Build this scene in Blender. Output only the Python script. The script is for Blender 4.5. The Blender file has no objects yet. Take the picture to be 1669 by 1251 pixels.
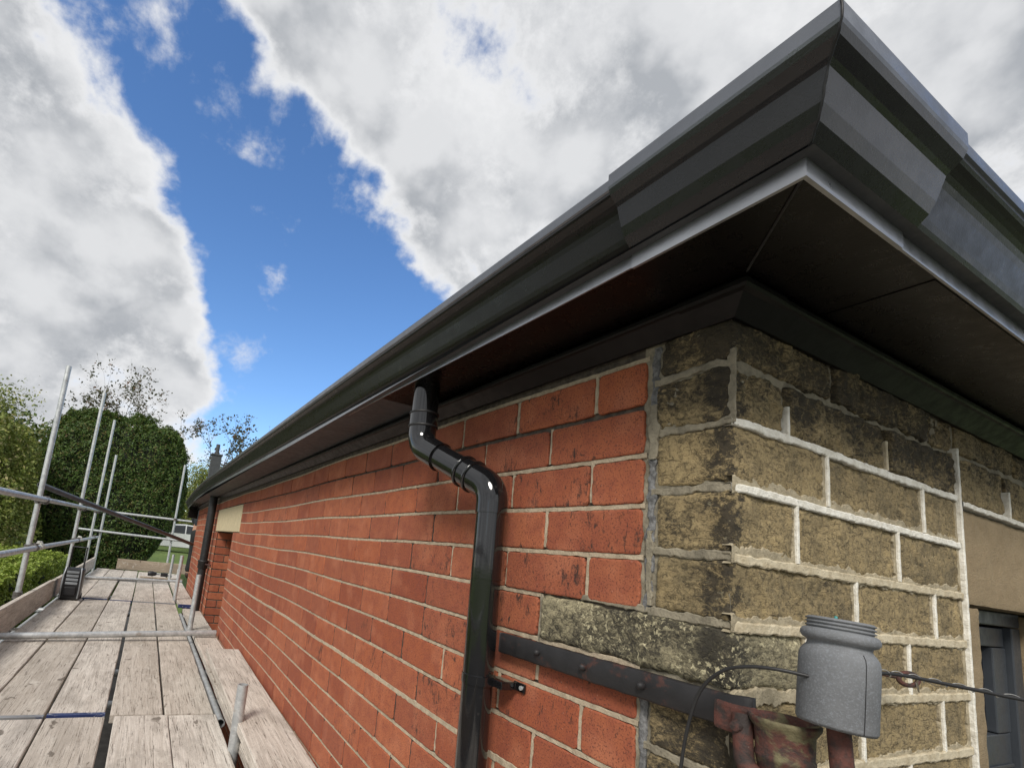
import bpy, bmesh, math, random
import numpy as np
from mathutils import Vector, Matrix, noise as mn
random.seed(7); rng = np.random.default_rng(7)
R = math.radians
scene = bpy.context.scene
COL = scene.collection
# ------------------------------------------------------------------ camera
F, YAW, PITCH, ROLL = 813.45, .4282, .157, .1159
CX, CY = 629.47, 775.26
CAM = Vector((-.742, -.433, 2.35))
fw = Vector((math.sin(YAW)*math.cos(PITCH), math.cos(YAW)*math.cos(PITCH), math.sin(PITCH)))
rt = Vector((math.cos(YAW), -math.sin(YAW), 0)); up = rt.cross(fw)
r2 = rt*math.cos(ROLL) + up*math.sin(ROLL); u2 = -rt*math.sin(ROLL) + up*math.cos(ROLL)
cd = bpy.data.cameras.new('camera'); cam = bpy.data.objects.new('camera', cd); COL.objects.link(cam)
mw = Matrix(((r2.x, u2.x, -fw.x, CAM.x), (r2.y, u2.y, -fw.y, CAM.y), (r2.z, u2.z, -fw.z, CAM.z), (0, 0, 0, 1)))
cam.matrix_world = mw
cd.sensor_width = 36; cd.sensor_fit = 'HORIZONTAL'; cd.lens = F/1669*36
cd.shift_x = (834.5-CX)/1669; cd.shift_y = (CY-625.5)/1669
cd.clip_start = .01; cd.clip_end = 2000
scene.camera = cam
scene.view_settings.view_transform = 'Standard'; scene.view_settings.look = 'None'
scene.view_settings.exposure = 0.38; scene.view_settings.gamma = 1

def ray(u, v):      # direction through a point of the photograph (used to lay out the sky)
    return (r2*((u-CX)/F) - u2*((v-CY)/F) + fw).normalized()

# ------------------------------------------------------------------ node helper
class NT:
    def __init__(s, tree): s.t = tree; s.t.nodes.clear()
    def n(s, typ, **kw):
        nd = s.t.nodes.new(typ)
        for k, v in kw.items():
            if k == 'inp':
                for kk, vv in v.items():
                    if hasattr(vv, 'is_output') or hasattr(vv, 'links'): s.t.links.new(vv, nd.inputs[kk])
                    else: nd.inputs[kk].default_value = vv
            else: setattr(nd, k, v)
        return nd
    def noise(s, vec, scale, detail=4, rough=.55, dist=0, out=0, lac=2.0):
        nd = s.n('ShaderNodeTexNoise', inp={'Scale': scale, 'Detail': detail, 'Roughness': rough, 'Distortion': dist, 'Lacunarity': lac})
        if vec is not None: s.t.links.new(vec, nd.inputs['Vector'])
        return nd.outputs[out]
    def m(s, op, a, b=None, c=None, clamp=False):
        nd = s.n('ShaderNodeMath', operation=op, use_clamp=clamp)
        for i, x in enumerate((a, b, c)):
            if x is None: continue
            if hasattr(x, 'links'): s.t.links.new(x, nd.inputs[i])
            else: nd.inputs[i].default_value = x
        return nd.outputs[0]
    def mr(s, v, a, b, c=0., d=1., smooth=True):
        nd = s.n('ShaderNodeMapRange', interpolation_type='SMOOTHSTEP' if smooth else 'LINEAR')
        s.t.links.new(v, nd.inputs[0])
        for i, x in enumerate((a, b, c, d)):
            if hasattr(x, 'links'): s.t.links.new(x, nd.inputs[i+1])
            else: nd.inputs[i+1].default_value = x
        return nd.outputs[0]
    def mix(s, f, a, b, blend='MIX'):
        nd = s.n('ShaderNodeMix', data_type='RGBA', blend_type=blend)
        for i, x in ((0, f), (6, a), (7, b)):
            if hasattr(x, 'links'): s.t.links.new(x, nd.inputs[i])
            elif i == 0: nd.inputs[i].default_value = x
            else: nd.inputs[i].default_value = (*x, 1) if len(x) == 3 else x
        return nd.outputs[2]
    def vmul(s, v, xyz):
        nd = s.n('ShaderNodeMapping'); s.t.links.new(v, nd.inputs[0]); nd.inputs['Scale'].default_value = xyz
        return nd.outputs[0]

# ------------------------------------------------------------------ world: sky with broken cloud
SUN_EL, SUN_AZ = R(42), R(224)       # azimuth clockwise from +Y
w = bpy.data.worlds.new('World'); scene.world = w; w.use_nodes = True
T = NT(w.node_tree)
sky = T.n('ShaderNodeTexSky', sky_type='NISHITA', sun_disc=False, sun_elevation=SUN_EL, sun_rotation=SUN_AZ, altitude=100, air_density=1.0, dust_density=.3, ozone_density=3.0)
hs = T.n('ShaderNodeHueSaturation', inp={'Hue': .504, 'Saturation': 1.16, 'Value': 1.8, 'Color': sky.outputs[0]})
tc = T.n('ShaderNodeTexCoord').outputs['Generated']
wn = T.noise(tc, 3.2, 5, .6, out=1)
wv = T.n('ShaderNodeVectorMath', operation='SUBTRACT', inp={0: wn, 1: (.5, .5, .5)})
wv2 = T.n('ShaderNodeVectorMath', operation='MULTIPLY_ADD', inp={0: wv.outputs[0], 1: (.24, .24, .24), 2: tc})
nv = T.n('ShaderNodeVectorMath', operation='NORMALIZE', inp={0: wv2.outputs[0]}).outputs[0]
BL = [(-60, 200, 230, .34), (60, 330, 200, .36), (170, 460, 180, .38), (10, 560, 220, .36), (245, 600, 130, .34), (60, 110, 120, .24), (200, 330, 120, .22), (320, 530, 80, .22), (100, 680, 160, .25),
      (1000, 120, 330, .42), (1400, 150, 420, .42), (760, 290, 190, .38), (680, 60, 260, .34), (470, 60, 190, .24), (560, 190, 150, .20), (350, 60, 120, .17), (700, 410, 70, .22), (430, 205, 26, .2), (1560, 500, 300, .35), (1150, 420, 300, .30), (900, 400, 150, .2), (1030, 250, 140, .42), (960, 420, 120, .25),
      (430, 430, 150, -.42), (530, 500, 130, -.4), (440, 640, 170, -.42), (350, 310, 80, -.22), (275, 160, 130, -.50), (175, 10, 130, -.62), (600, 640, 150, -.32), (420, 300, 100, -.2), (600, 360, 130, -.32), (480, 220, 90, -.15)]
acc = None
for (u, v, rad, amp) in BL:
    d = ray(u, v); d2 = ray(u+rad, v)
    c = d.dot(d2)
    dt = T.n('ShaderNodeVectorMath', operation='DOT_PRODUCT', inp={0: nv, 1: tuple(d)}).outputs['Value']
    g = T.mr(dt, 1-(1-c)*4.6, 1, 0, amp*.62, False)
    acc = g if acc is None else T.m('ADD', acc, g)
beh = T.n('ShaderNodeVectorMath', operation='DOT_PRODUCT', inp={0: tc, 1: (-.62, -.70, .35)}).outputs['Value']  # unseen cloud added behind the camera to grey reflections and whiten ambient light
acc = T.m('ADD', acc, T.mr(beh, -.35, .35, 0, .30))
acc = T.m('MAXIMUM', T.m('MINIMUM', acc, .31), -.16)
d = ray(1035, 230); c = d.dot(ray(1180, 230))
acc = T.m('ADD', acc, T.mr(T.n('ShaderNodeVectorMath', operation='DOT_PRODUCT', inp={0: tc, 1: tuple(d)}).outputs['Value'], 1-(1-c)*2.5, 1, 0, .22))
tv = T.vmul(tc, (1, 1, 1.25))
cn = T.noise(tv, 3.0, 10, .60, .15)
cn2 = T.noise(tv, 9, 8, .62, .1)
dens = T.m('ADD', T.m('MULTIPLY_ADD', T.m('SUBTRACT', cn, .5), 1.38, T.m('ADD', acc, .47)), T.m('MULTIPLY', T.m('SUBTRACT', cn2, .5), .62))
mask = T.mr(dens, .40, .66)
thick = T.mr(dens, .56, .86)
# the same cloud field a step towards the sun: dense there means this part lies in shade
off = T.n('ShaderNodeVectorMath', operation='ADD', inp={0: tv, 1: (-.035, -.035, .075)}).outputs[0]
cs_ = T.m('ADD', T.noise(off, 3.0, 6, .5, .15), T.m('MULTIPLY', T.noise(off, 9, 5, .5, .1), .42))
c0_ = T.m('ADD', T.noise(tv, 3.0, 6, .5, .15), T.m('MULTIPLY', T.noise(tv, 9, 5, .5, .1), .42))
slope = T.mr(T.m('SUBTRACT', cs_, c0_), -.12, .13)
shade = T.m('MULTIPLY', thick, T.m('MULTIPLY_ADD', slope, .80, .30))
ccol = T.mix(shade, (8.0, 8.05, 8.15), (3.9, 4.1, 4.4))
skyc = T.mix(mask, hs.outputs[0], ccol)
bg = T.n('ShaderNodeBackground', inp={'Color': skyc, 'Strength': .085})
T.t.links.new(bg.outputs[0], T.n('ShaderNodeOutputWorld').inputs[0])
# ------------------------------------------------------------------ sun
sl = bpy.data.lights.new('sun', 'SUN'); sl.energy = 2.6; sl.angle = R(18); sl.color = (1, .95, .88)
so = bpy.data.objects.new('sun', sl); COL.objects.link(so)
sd = Vector((math.sin(SUN_AZ)*math.cos(SUN_EL), math.cos(SUN_AZ)*math.cos(SUN_EL), math.sin(SUN_EL)))
so.rotation_euler = sd.to_track_quat('Z', 'Y').to_euler(); so.location = (-5, -5, 12)

# ------------------------------------------------------------------ materials
MATS = {}
def mat(name, build, **kw):
    if name in MATS: return MATS[name]
    m = bpy.data.materials.new(name); m.use_nodes = True
    t = NT(m.node_tree)
    o = t.n('ShaderNodeOutputMaterial'); b = t.n('ShaderNodeBsdfPrincipled')
    t.t.links.new(b.outputs[0], o.inputs[0])
    t.obj = t.n('ShaderNodeTexCoord').outputs['Object']
    t.b = b; t.out = o
    def setc(k, v):
        if hasattr(v, 'links'): t.t.links.new(v, b.inputs[k])
        else: b.inputs[k].default_value = (*v, 1) if isinstance(v, tuple) and len(v) == 3 else v
    t.set = setc
    def bump(h, strength, dist=.002, prev=None):
        nd = t.n('ShaderNodeBump', inp={'Strength': strength, 'Distance': dist, 'Height': h})
        if prev is not None: t.t.links.new(prev, nd.inputs['Normal'])
        t.t.links.new(nd.outputs[0], b.inputs['Normal']); return nd.outputs[0]
    t.bump = bump
    def attr(n):
        a = t.n('ShaderNodeAttribute', attribute_name=n)
        s = t.n('ShaderNodeSeparateColor', inp={0: a.outputs['Color']})
        return s.outputs[0], s.outputs[1], s.outputs[2]
    t.attr = attr
    build(t); MATS[name] = m; return m

def b_brick(t):
    r, g, bb = t.attr('tint')
    base = t.mix(r, (.245, .056, .023), (.39, .110, .042))
    base = t.mix(t.m('MULTIPLY', bb, .3), base, (.42, .16, .085))
    n1 = t.noise(t.obj, 28, 5, .6)
    base = t.mix(t.mr(n1, .40, .66, 0, .45), base, (.21, .050, .030))
    base = t.mix(t.mr(t.noise(t.obj, 9, 3, .5), .5, .7, 0, .35), base, (.50, .19, .10))
    n2 = t.noise(t.obj, 300, 3, .6)
    base = t.mix(t.mr(n2, .54, .63, 0, .75), base, (.09, .026, .018))
    base = t.mix(t.mr(t.noise(t.obj, 190, 2, .5), .68, .76, 0, .4), base, (.55, .28, .2))
    st = t.noise(t.vmul(t.obj, (1, 1, .45)), 75, 6, .72, .9)
    so_ = t.noise(t.obj, 13, 4, .6)
    th = t.m('SUBTRACT', .675, t.m('MULTIPLY', g, .17))
    sm = t.m('ADD', t.m('MULTIPLY', st, .68), t.m('MULTIPLY', so_, .38))
    soot = t.mr(sm, th, t.m('ADD', th, .10), 0, .88)
    base = t.mix(soot, base, (.020, .016, .014))
    t.set('Base Color', base); t.set('Roughness', .86)
    h = t.m('ADD', t.noise(t.obj, 120, 5, .65), t.m('MULTIPLY', n2, .45))
    h = t.m('SUBTRACT', h, t.m('MULTIPLY', soot, .3))
    t.bump(h, .55, .0022)
def b_mortar(c1, c2, sc=45):
    def f(t):
        n = t.noise(t.obj, sc, 5, .65); n2 = t.noise(t.obj, 260, 3, .6)
        base = t.mix(t.mr(n, .35, .65), c1, c2)
        base = t.mix(t.mr(n2, .6, .75, 0, .6), base, tuple(x*.35 for x in c2))
        t.set('Base Color', base); t.set('Roughness', .95)
        t.bump(t.m('ADD', n, t.m('MULTIPLY', n2, .7)), .8, .003)
    return f
def b_stone(c1, c2, soot_c=(.018, .016, .014), lichen=.5, fine=1.0, lt=0.):
    def f(t):
        r, g, bb = t.attr('tint')
        n = t.noise(t.obj, 16, 6, .65, .6)
        base = t.mix(t.mr(n, .3, .7), c1, c2)
        base = t.mix(t.m('MULTIPLY', r, .35), base, tuple(x*1.35 for x in c1))
        ly = t.noise(t.vmul(t.obj, (30, 30, 120)), 1, 6, .75, 1.0)
        base = t.mix(t.mr(ly, .54, .70, 0, .6*fine), base, tuple(x*.25 for x in c2))
        cr = t.noise(t.vmul(t.obj, (1, 1, 1.6)), 70, 7, .78, 1.1)
        sp = t.noise(t.obj, 9, 4, .6)
        th = t.m('SUBTRACT', .70, t.m('MULTIPLY', g, .24))
        sm = t.m('ADD', t.m('MULTIPLY', cr, .62), t.m('MULTIPLY', sp, .42))
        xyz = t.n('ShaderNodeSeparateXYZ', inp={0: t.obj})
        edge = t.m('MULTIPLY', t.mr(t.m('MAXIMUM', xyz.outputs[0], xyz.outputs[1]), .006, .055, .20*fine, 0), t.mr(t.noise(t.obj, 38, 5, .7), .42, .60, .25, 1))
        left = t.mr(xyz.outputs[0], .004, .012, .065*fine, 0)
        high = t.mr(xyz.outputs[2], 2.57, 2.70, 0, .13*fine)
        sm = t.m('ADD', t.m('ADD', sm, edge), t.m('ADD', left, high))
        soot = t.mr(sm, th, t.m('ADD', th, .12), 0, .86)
        fc = t.noise(t.obj, 95, 6, .8, .7)
        base = t.mix(t.mr(fc, .48, .62, 0, .7*fine), base, tuple(x*.42 for x in c2))
        pit = t.noise(t.vmul(t.obj, (1, 1, 1.5)), 210, 4, .75, .6)
        base = t.mix(t.mr(pit, .57, .64, 0, .7*fine), base, tuple(x*.2 for x in c2))
        base = t.mix(soot, base, soot_c)
        li = t.noise(t.obj, 120, 4, .7, .5); li2 = t.noise(t.obj, 14, 3, .5)
        lm = t.m('MULTIPLY', t.mr(li, .62-lt, .68-lt), t.mr(li2, .45-lt*.6, .6-lt*.6))
        base = t.mix(t.m('MULTIPLY', lm, t.m('MULTIPLY', bb, lichen)), base, (.62, .56, .36))
        t.set('Base Color', base); t.set('Roughness', .93)
        vv = t.n('ShaderNodeVectorMath', operation='MULTIPLY_ADD', inp={0: t.noise(t.obj, 30, 5, .7, out=1), 1: (.035, .035, .035), 2: t.obj}).outputs[0]
        vo = t.n('ShaderNodeTexVoronoi', feature='DISTANCE_TO_EDGE', inp={'Vector': t.vmul(vv, (1, 1, 1.7)), 'Scale': 26.0}).outputs['Distance']
        crk = t.m('MULTIPLY', t.mr(vo, .012, .045, 1, 0), t.mr(t.noise(t.obj, 19, 4, .6), .48, .60))
        base = t.mix(t.m('MULTIPLY', crk, .85*fine), base, (.016, .013, .010))
        h = t.m('ADD', t.m('MULTIPLY', n, 1.0), t.m('ADD', t.m('MULTIPLY', pit, -.5), t.m('MULTIPLY', fc, -.6)))
        h = t.m('SUBTRACT', h, t.m('MULTIPLY', t.mr(ly, .52, .70), .3*fine))
        h = t.m('SUBTRACT', h, t.m('ADD', t.m('MULTIPLY', soot, .3), t.m('MULTIPLY', crk, .7*fine)))
        t.bump(h, 1.0, .0045)
    return f
def b_paint(c, rough=.4, metal=0, bumpn=0., bs=300, var=.1, coat=0, dirt=None, spec=.5):
    def f(t):
        n = t.noise(t.obj, 9, 4, .6)
        base = t.mix(t.mr(n, .3, .7), c, tuple(x*(1-var) for x in c))
        if dirt:
            base = t.mix(t.mr(t.noise(t.obj, dirt[1], 6, .7, .4), dirt[2], dirt[2]+.12, 0, dirt[3]), base, dirt[0])
        t.set('Base Color', base); t.set('Metallic', metal); t.set('Specular IOR Level', spec)
        t.set('Roughness', t.mr(t.noise(t.obj, 35, 5, .7), .3, .7, rough*.8, rough*1.25))
        if coat: t.set('Coat Weight', coat); t.set('Coat Roughness', .08)
        if bumpn: t.bump(t.noise(t.obj, bs, 3, .6), bumpn, .0006)
    return f
def b_wood(c1, c2, dark, grain_axis=1, sc=1.0):
    def f(t):
        oi = t.n('ShaderNodeObjectInfo').outputs['Random']
        cx_ = t.n('ShaderNodeCombineXYZ', inp={'X': t.m('MULTIPLY', oi, 37.), 'Y': t.m('MULTIPLY', oi, 91.), 'Z': t.m('MULTIPLY', oi, 53.)})
        p = t.n('ShaderNodeVectorMath', operation='ADD', inp={0: t.obj, 1: cx_.outputs[0]}).outputs[0]
        s = [60*sc, 60*sc, 60*sc]; s[grain_axis] = 2.2*sc
        g = t.noise(t.vmul(p, tuple(s)), 1, 6, .7, 1.6)
        s2 = [9, 9, 9]; s2[grain_axis] = 2.5
        pt = t.noise(t.vmul(p, tuple(s2)), 1, 6, .65, .5)
        base = t.mix(t.mr(g, .32, .68), c1, c2)
        base = t.mix(t.mr(pt, .44, .64, 0, .55), base, tuple(x*.62 for x in c2))
        base = t.mix(t.mr(oi, 0, 1, 0, .38, False), base, (.32, .265, .20))
        s3 = [170*sc, 170*sc, 170*sc]; s3[grain_axis] = 5.
        cr = t.noise(t.vmul(p, tuple(s3)), 1, 5, .75, 1.0)
        base = t.mix(t.mr(cr, .54, .63, 0, .85), base, dark)
        s4 = [16., 16., 16.]; s4[grain_axis] = 8.
        kn = t.noise(t.vmul(p, tuple(s4)), 1, 3, .5, .4)
        base = t.mix(t.mr(kn, .665, .72, 0, .75), base, dark)
        wt = t.noise(p, 110, 4, .7)
        base = t.mix(t.mr(wt, .58, .68, 0, .5), base, dark)
        wh = t.noise(t.vmul(p, (12, 6, 12)), 1, 5, .7, .6)
        base = t.mix(t.mr(wh, .56, .70, 0, .55), base, (.66, .62, .55))
        t.set('Base Color', base); t.set('Roughness', .88)
        h = t.m('SUBTRACT', t.m('ADD', g, t.m('MULTIPLY', pt, .4)), t.m('MULTIPLY', t.mr(cr, .6, .72), .7))
        t.bump(h, .5, .003)
    return f
def b_galv(t):
    oi = t.n('ShaderNodeObjectInfo').outputs['Random']
    n = t.noise(t.obj, 22, 5, .7, .5); n2 = t.noise(t.obj, 110, 4, .7)
    base = t.mix(t.mr(n, .3, .7), (.60, .62, .62), (.38, .40, .41))
    base = t.mix(t.mr(n2, .6, .7, 0, .5), base, (.20, .20, .19))
    base = t.mix(t.mr(t.noise(t.obj, 7, 5, .7), .60, .72, 0, .6), base, (.30, .22, .15))
    t.set('Base Color', base); t.set('Metallic', .55); t.set('Roughness', t.mr(n2, .3, .7, .36, .6))
    t.bump(n2, .25, .001)
def b_leaf(cols, sub=.15, autumn=None):
    def f(t):
        r, g, bb = t.attr('tint')
        base = t.mix(r, cols[0], cols[1])
        base = t.mix(t.mr(g, .75, 1.0, 0, .9), base, cols[2])
        t.set('Base Color', base); t.set('Roughness', .55); t.set('Specular IOR Level', .35)
        tr = t.n('ShaderNodeBsdfTranslucent', inp={'Color': t.mix(.4, base, (1, 1, .3), 'MULTIPLY')})
        mx = t.n('ShaderNodeMixShader', inp={0: .22, 1: t.b.outputs[0], 2: tr.outputs[0]})
        t.t.links.new(mx.outputs[0], t.out.inputs[0])
    return f
def b_grass(t):
    n = t.noise(t.obj, .6, 6, .65); n2 = t.noise(t.obj, 14, 5, .7)
    base = t.mix(t.mr(n, .35, .65), (.085, .135, .028), (.125, .18, .04))
    base = t.mix(t.mr(n2, .4, .7, 0, .6), base, (.05, .085, .015))
    t.set('Base Color', base); t.set('Roughness', .9); t.bump(n2, .8, .03)
def b_rust(t):
    n = t.noise(t.obj, 40, 6, .7, .5); n2 = t.noise(t.obj, 160, 4, .7)
    base = t.mix(t.mr(n, .38, .6), (.030, .022, .020), (.105, .036, .026))
    base = t.mix(t.mr(n2, .55, .68, 0, .6), base, (.055, .03, .024))
    base = t.mix(t.mr(t.noise(t.obj, 60, 5, .75, .5), .66, .74, 0, .7), base, (.34, .30, .26))
    t.set('Base Color', base); t.set('Roughness', .75); t.bump(t.m('ADD', n, n2), .7, .0025)

M_BRICK = mat('red_brick', b_brick)
M_BED = mat('pale_bed_mortar', b_mortar((.47, .39, .28), (.34, .28, .20)))
M_MORT = mat('dark_joint_mortar', b_mortar((.13, .105, .08), (.06, .05, .042)))
M_SMEAR = mat('smeared_buff_mortar', b_mortar((.42, .36, .25), (.27, .23, .155), 40))
M_PERP = mat('sooty_perpend_mortar', b_mortar((.075, .055, .042), (.035, .026, .022)))
M_BUFF = mat('buff_mortar', b_mortar((.30, .265, .195), (.17, .15, .11), 30))
M_GREYM = mat('grey_crumbling_mortar', b_mortar((.22, .22, .22), (.09, .09, .09), 90))
M_STONE = mat('weathered_sandstone', b_stone((.39, .295, .15), (.19, .15, .082), lichen=.9))
M_STONEB = mat('sooty_sandstone', b_stone((.40, .35, .22), (.17, .15, .095), lichen=1.0, lt=.075))
M_SMOOTH = mat('dressed_sandstone', b_stone((.31, .235, .14), (.25, .185, .105), lichen=.15, fine=.15))
M_PALE = mat('pale_lintel_stone', b_stone((.55, .47, .30), (.45, .38, .24), lichen=0, fine=.1))
M_RIBW = mat('white_ribbon_pointing', b_mortar((.80, .78, .71), (.64, .61, .53), 60))
M_RIBC = mat('cream_ribbon_pointing', b_mortar((.58, .51, .37), (.44, .37, .25), 50))
M_ALU = mat('dark_coated_aluminium', b_paint((.010, .0085, .0085), .32, 0, .3, 420, .2, spec=.4))
M_ALUL = mat('satin_aluminium_facet', b_paint((.014, .014, .016), .27, .12, .3, 420, .2, coat=.25))
M_LIP = mat('satin_gutter_lip', b_paint((.17, .18, .20), .34, .7, .3, 420, .2))
M_EDGE = mat('bare_satin_edge', b_paint((.36, .37, .39), .34, .75, .3, 420, .2))
M_FRZ = mat('black_frieze', b_paint((.005, .0042, .0042), .42, 0, .35, 420, .2, spec=.22))
M_SOFFIT = mat('brown_black_soffit', b_paint((.004, .0028, .0026), .30, 0, .3, 350, .3, spec=.22))
M_PLAS = mat('gloss_black_plastic', b_paint((.008, .008, .009), .085, 0, .12, 120, .3, coat=.45, spec=.6, dirt=((.10, .09, .08), 26, .60, .25)))
M_IRONP = mat('matt_black_cast_iron', b_paint((.014, .014, .015), .5, 0, .5, 140, .3, dirt=((.10, .09, .08), 30, .58, .5)))
M_RUBBER = mat('black_rubber', b_paint((.013, .013, .014), .55))
M_RUST = mat('rusty_painted_iron', b_rust)
M_GALV = mat('galvanised_steel', b_galv)
M_DARKM = mat('dark_grey_tube', b_paint((.085, .09, .10), .5, .1, .2, 100, .3))
M_BOARD = mat('weathered_scaffold_board', b_wood((.70, .65, .585), (.48, .43, .375), (.10, .08, .06)))
M_BOARDX = mat('weathered_cross_board', b_wood((.44, .36, .27), (.30, .235, .17), (.10, .07, .05), 0))
M_BLUE = mat('blue_end_band', b_paint((.035, .055, .17), .45, .2, .3, 80, .3, dirt=((.55, .55, .55), 18, .54, .8)))
M_BAND = mat('bare_end_band', b_paint((.42, .42, .42), .4, .5, .3, 80, .3, dirt=((.06, .07, .16), 14, .56, .8)))
M_DOOR = mat('dark_grey_joinery', b_paint((.045, .052, .062), .42, 0, .3, 260, .15))
M_GLASS = mat('dark_window_glass', b_paint((.012, .014, .022), .06))
M_POLY = mat('grey_weathered_cover', b_paint((.175, .182, .192), .85, 0, 1.0, 260, .35, dirt=((.25, .27, .30), 420, .50, .4)))
M_CABLE = mat('black_cable', b_paint((.02, .02, .021), .5, 0, .2, 300, .2))
M_WIRE = mat('silver_wire', b_paint((.45, .44, .42), .4, .8))
M_SLATE = mat('dark_slate', b_paint((.06, .065, .07), .6, 0, .5, 40, .3))
M_BARK = mat('bark', b_paint((.10, .075, .05), .9, 0, .8, 60, .5))
M_TEAL = mat('teal_tip', b_paint((.03, .25, .24), .4))

# ------------------------------------------------------------------ mesh helpers
def tag(o, label=None, cat=None, group=None, kind=None):
    if label: o['label'] = label
    if cat: o['category'] = cat
    if group: o['group'] = group
    if kind: o['kind'] = kind
    return o
def empty(name, loc=(0, 0, 0), label=None, cat=None, group=None):
    o = bpy.data.objects.new(name, None); COL.objects.link(o); o.location = loc; o.empty_display_size = .1
    return tag(o, label, cat, group)
def link(name, me, parent=None):
    o = bpy.data.objects.new(name, me); COL.objects.link(o)
    if parent is not None:
        o.parent = parent; l = parent.matrix_basis.translation; p = parent.parent
        off = Vector(parent.location)
        if p is not None: off = Vector((0, 0, 0)); off = Vector(parent.location)*0
        # parts are written in world coordinates: undo the location of the thing's empty
        root = parent
        while root.parent is not None: root = root.parent
        if root is parent: o.location = -Vector(root.location)
    return o
class MB:
    def __init__(s): s.v = []; s.f = []; s.m = []; s.t = []; s.mi = 0; s.tint = (.5, 0, .5); s.sm = []; s.smooth = False
    def add(s, vs, fs):
        b = len(s.v); s.v += [tuple(v) for v in vs]; s.t += [s.tint]*len(vs)
        for f in fs: s.f.append([i+b for i in f]); s.m.append(s.mi); s.sm.append(s.smooth)
        return b
    def box(s, lo, hi, bev=0, M=None):
        x0, y0, z0 = lo; x1, y1, z1 = hi
        if bev <= 0:
            vs = [(x, y, z) for z in (z0, z1) for y in (y0, y1) for x in (x0, x1)]
            fs = [(0, 2, 3, 1), (4, 5, 7, 6), (0, 1, 5, 4), (2, 6, 7, 3), (0, 4, 6, 2), (1, 3, 7, 5)]
        else:
            bm = bmesh.new(); bmesh.ops.create_cube(bm, size=1)
            for v in bm.verts:
                v.co = Vector(((x0+x1)/2+v.co.x*(x1-x0), (y0+y1)/2+v.co.y*(y1-y0), (z0+z1)/2+v.co.z*(z1-z0)))
            bmesh.ops.bevel(bm, geom=bm.edges[:], offset=bev, segments=2, affect='EDGES', profile=.6)
            bm.verts.index_update(); vs = [v.co.copy() for v in bm.verts]; fs = [[v.index for v in f.verts] for f in bm.faces]; bm.free()
        if M is not None: vs = [M @ Vector(v) for v in vs]
        s.add(vs, fs)
    def tube(s, pts, r, seg=16, cap=True, inner=None):
        pts = [Vector(p) for p in pts]; n = len(pts)
        rs = r if isinstance(r, (list, tuple)) else [r]*n
        prev = None; vs = []
        for i, p in enumerate(pts):
            if i == 0: d = (pts[1]-p)
            elif i == n-1: d = p-pts[i-1]
            else: d = (pts[i+1]-p).normalized() + (p-pts[i-1]).normalized()
            d.normalize()
            if prev is None:
                a = d.orthogonal().normalized()
            else: a = (prev - d*prev.dot(d)).normalized()
            prev = a; b = d.cross(a)
            # widen mitres so a bend keeps its bore
            for k in range(seg):
                t = 2*math.pi*k/seg; vs.append(p + (a*math.cos(t)+b*math.sin(t))*rs[i])
        fs = [(i*seg+k, i*seg+(k+1) % seg, (i+1)*seg+(k+1) % seg, (i+1)*seg+k) for i in range(n-1) for k in range(seg)]
        sm = s.smooth; s.smooth = True; base = s.add(vs, fs); s.smooth = sm
        if cap:
            if inner:   # an open tube end: rim and a short dark bore
                for (i, sg) in ((0, 1), (n-1, -1)):
                    d = (pts[1]-pts[0]).normalized() if i == 0 else (pts[-1]-pts[-2]).normalized()
                    c = pts[i]; ring = [vs[i*seg+k] for k in range(seg)]
                    inn = [c + (q-c)*inner for q in ring]; deep = [q + d*sg*rs[i]*4 for q in inn]
                    f = [(k, (k+1) % seg, seg+(k+1) % seg, seg+k) for k in range(seg)]
                    f += [(seg+k, seg+(k+1) % seg, 2*seg+(k+1) % seg, 2*seg+k) for k in range(seg)] + [tuple(range(2*seg, 3*seg))]
                    s.add(ring+inn+deep, f)
            else: s.add(vs[:seg], [tuple(range(seg))]); s.add(vs[-seg:], [tuple(range(seg))])
    def lathe(s, prof, M=Matrix(), seg=32, smooth=True):
        vs = [M @ Vector((r*math.cos(2*math.pi*k/seg), r*math.sin(2*math.pi*k/seg), z)) for r, z in prof for k in range(seg)]
        fs = [(i*seg+k, i*seg+(k+1) % seg, (i+1)*seg+(k+1) % seg, (i+1)*seg+k) for i in range(len(prof)-1) for k in range(seg)]
        sm = s.smooth; s.smooth = smooth; s.add(vs, fs); s.smooth = sm
    def mesh(s, name, mats, weld=False):
        me = bpy.data.meshes.new(name); me.from_pydata(s.v, [], s.f)
        for m in (mats if isinstance(mats, (list, tuple)) else [mats]): me.materials.append(m)
        me.polygons.foreach_set('material_index', s.m); me.polygons.foreach_set('use_smooth', s.sm)
        ca = me.color_attributes.new('tint', 'FLOAT_COLOR', 'POINT')
        ca.data.foreach_set('color', np.array([(a, b, c, 1) for a, b, c in s.t], dtype=np.float32).ravel())
        me.validate(); me.update(); return me
    def build(s, name, mats, parent=None, autosmooth=None):
        return link(name, s.mesh(name, mats), parent)
def np_mesh(name, V, Fq, mat_, tint=None, smooth=False):
    me = bpy.data.meshes.new(name); n = len(V); k = Fq.shape[1]; nf = len(Fq)
    me.vertices.add(n); me.vertices.foreach_set('co', V.astype(np.float32).ravel())
    me.loops.add(nf*k); me.loops.foreach_set('vertex_index', Fq.astype(np.int32).ravel())
    me.polygons.add(nf); me.polygons.foreach_set('loop_start', np.arange(0, nf*k, k, dtype=np.int32)); me.polygons.foreach_set('loop_total', np.full(nf, k, dtype=np.int32))
    if smooth: me.polygons.foreach_set('use_smooth', np.ones(nf, dtype=bool))
    me.materials.append(mat_)
    if tint is not None:
        ca = me.color_attributes.new('tint', 'FLOAT_COLOR', 'POINT')
        ca.data.foreach_set('color', np.concatenate([tint, np.ones((n, 1))], 1).astype(np.float32).ravel())
    me.update(calc_edges=True); me.validate(); return me
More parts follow.
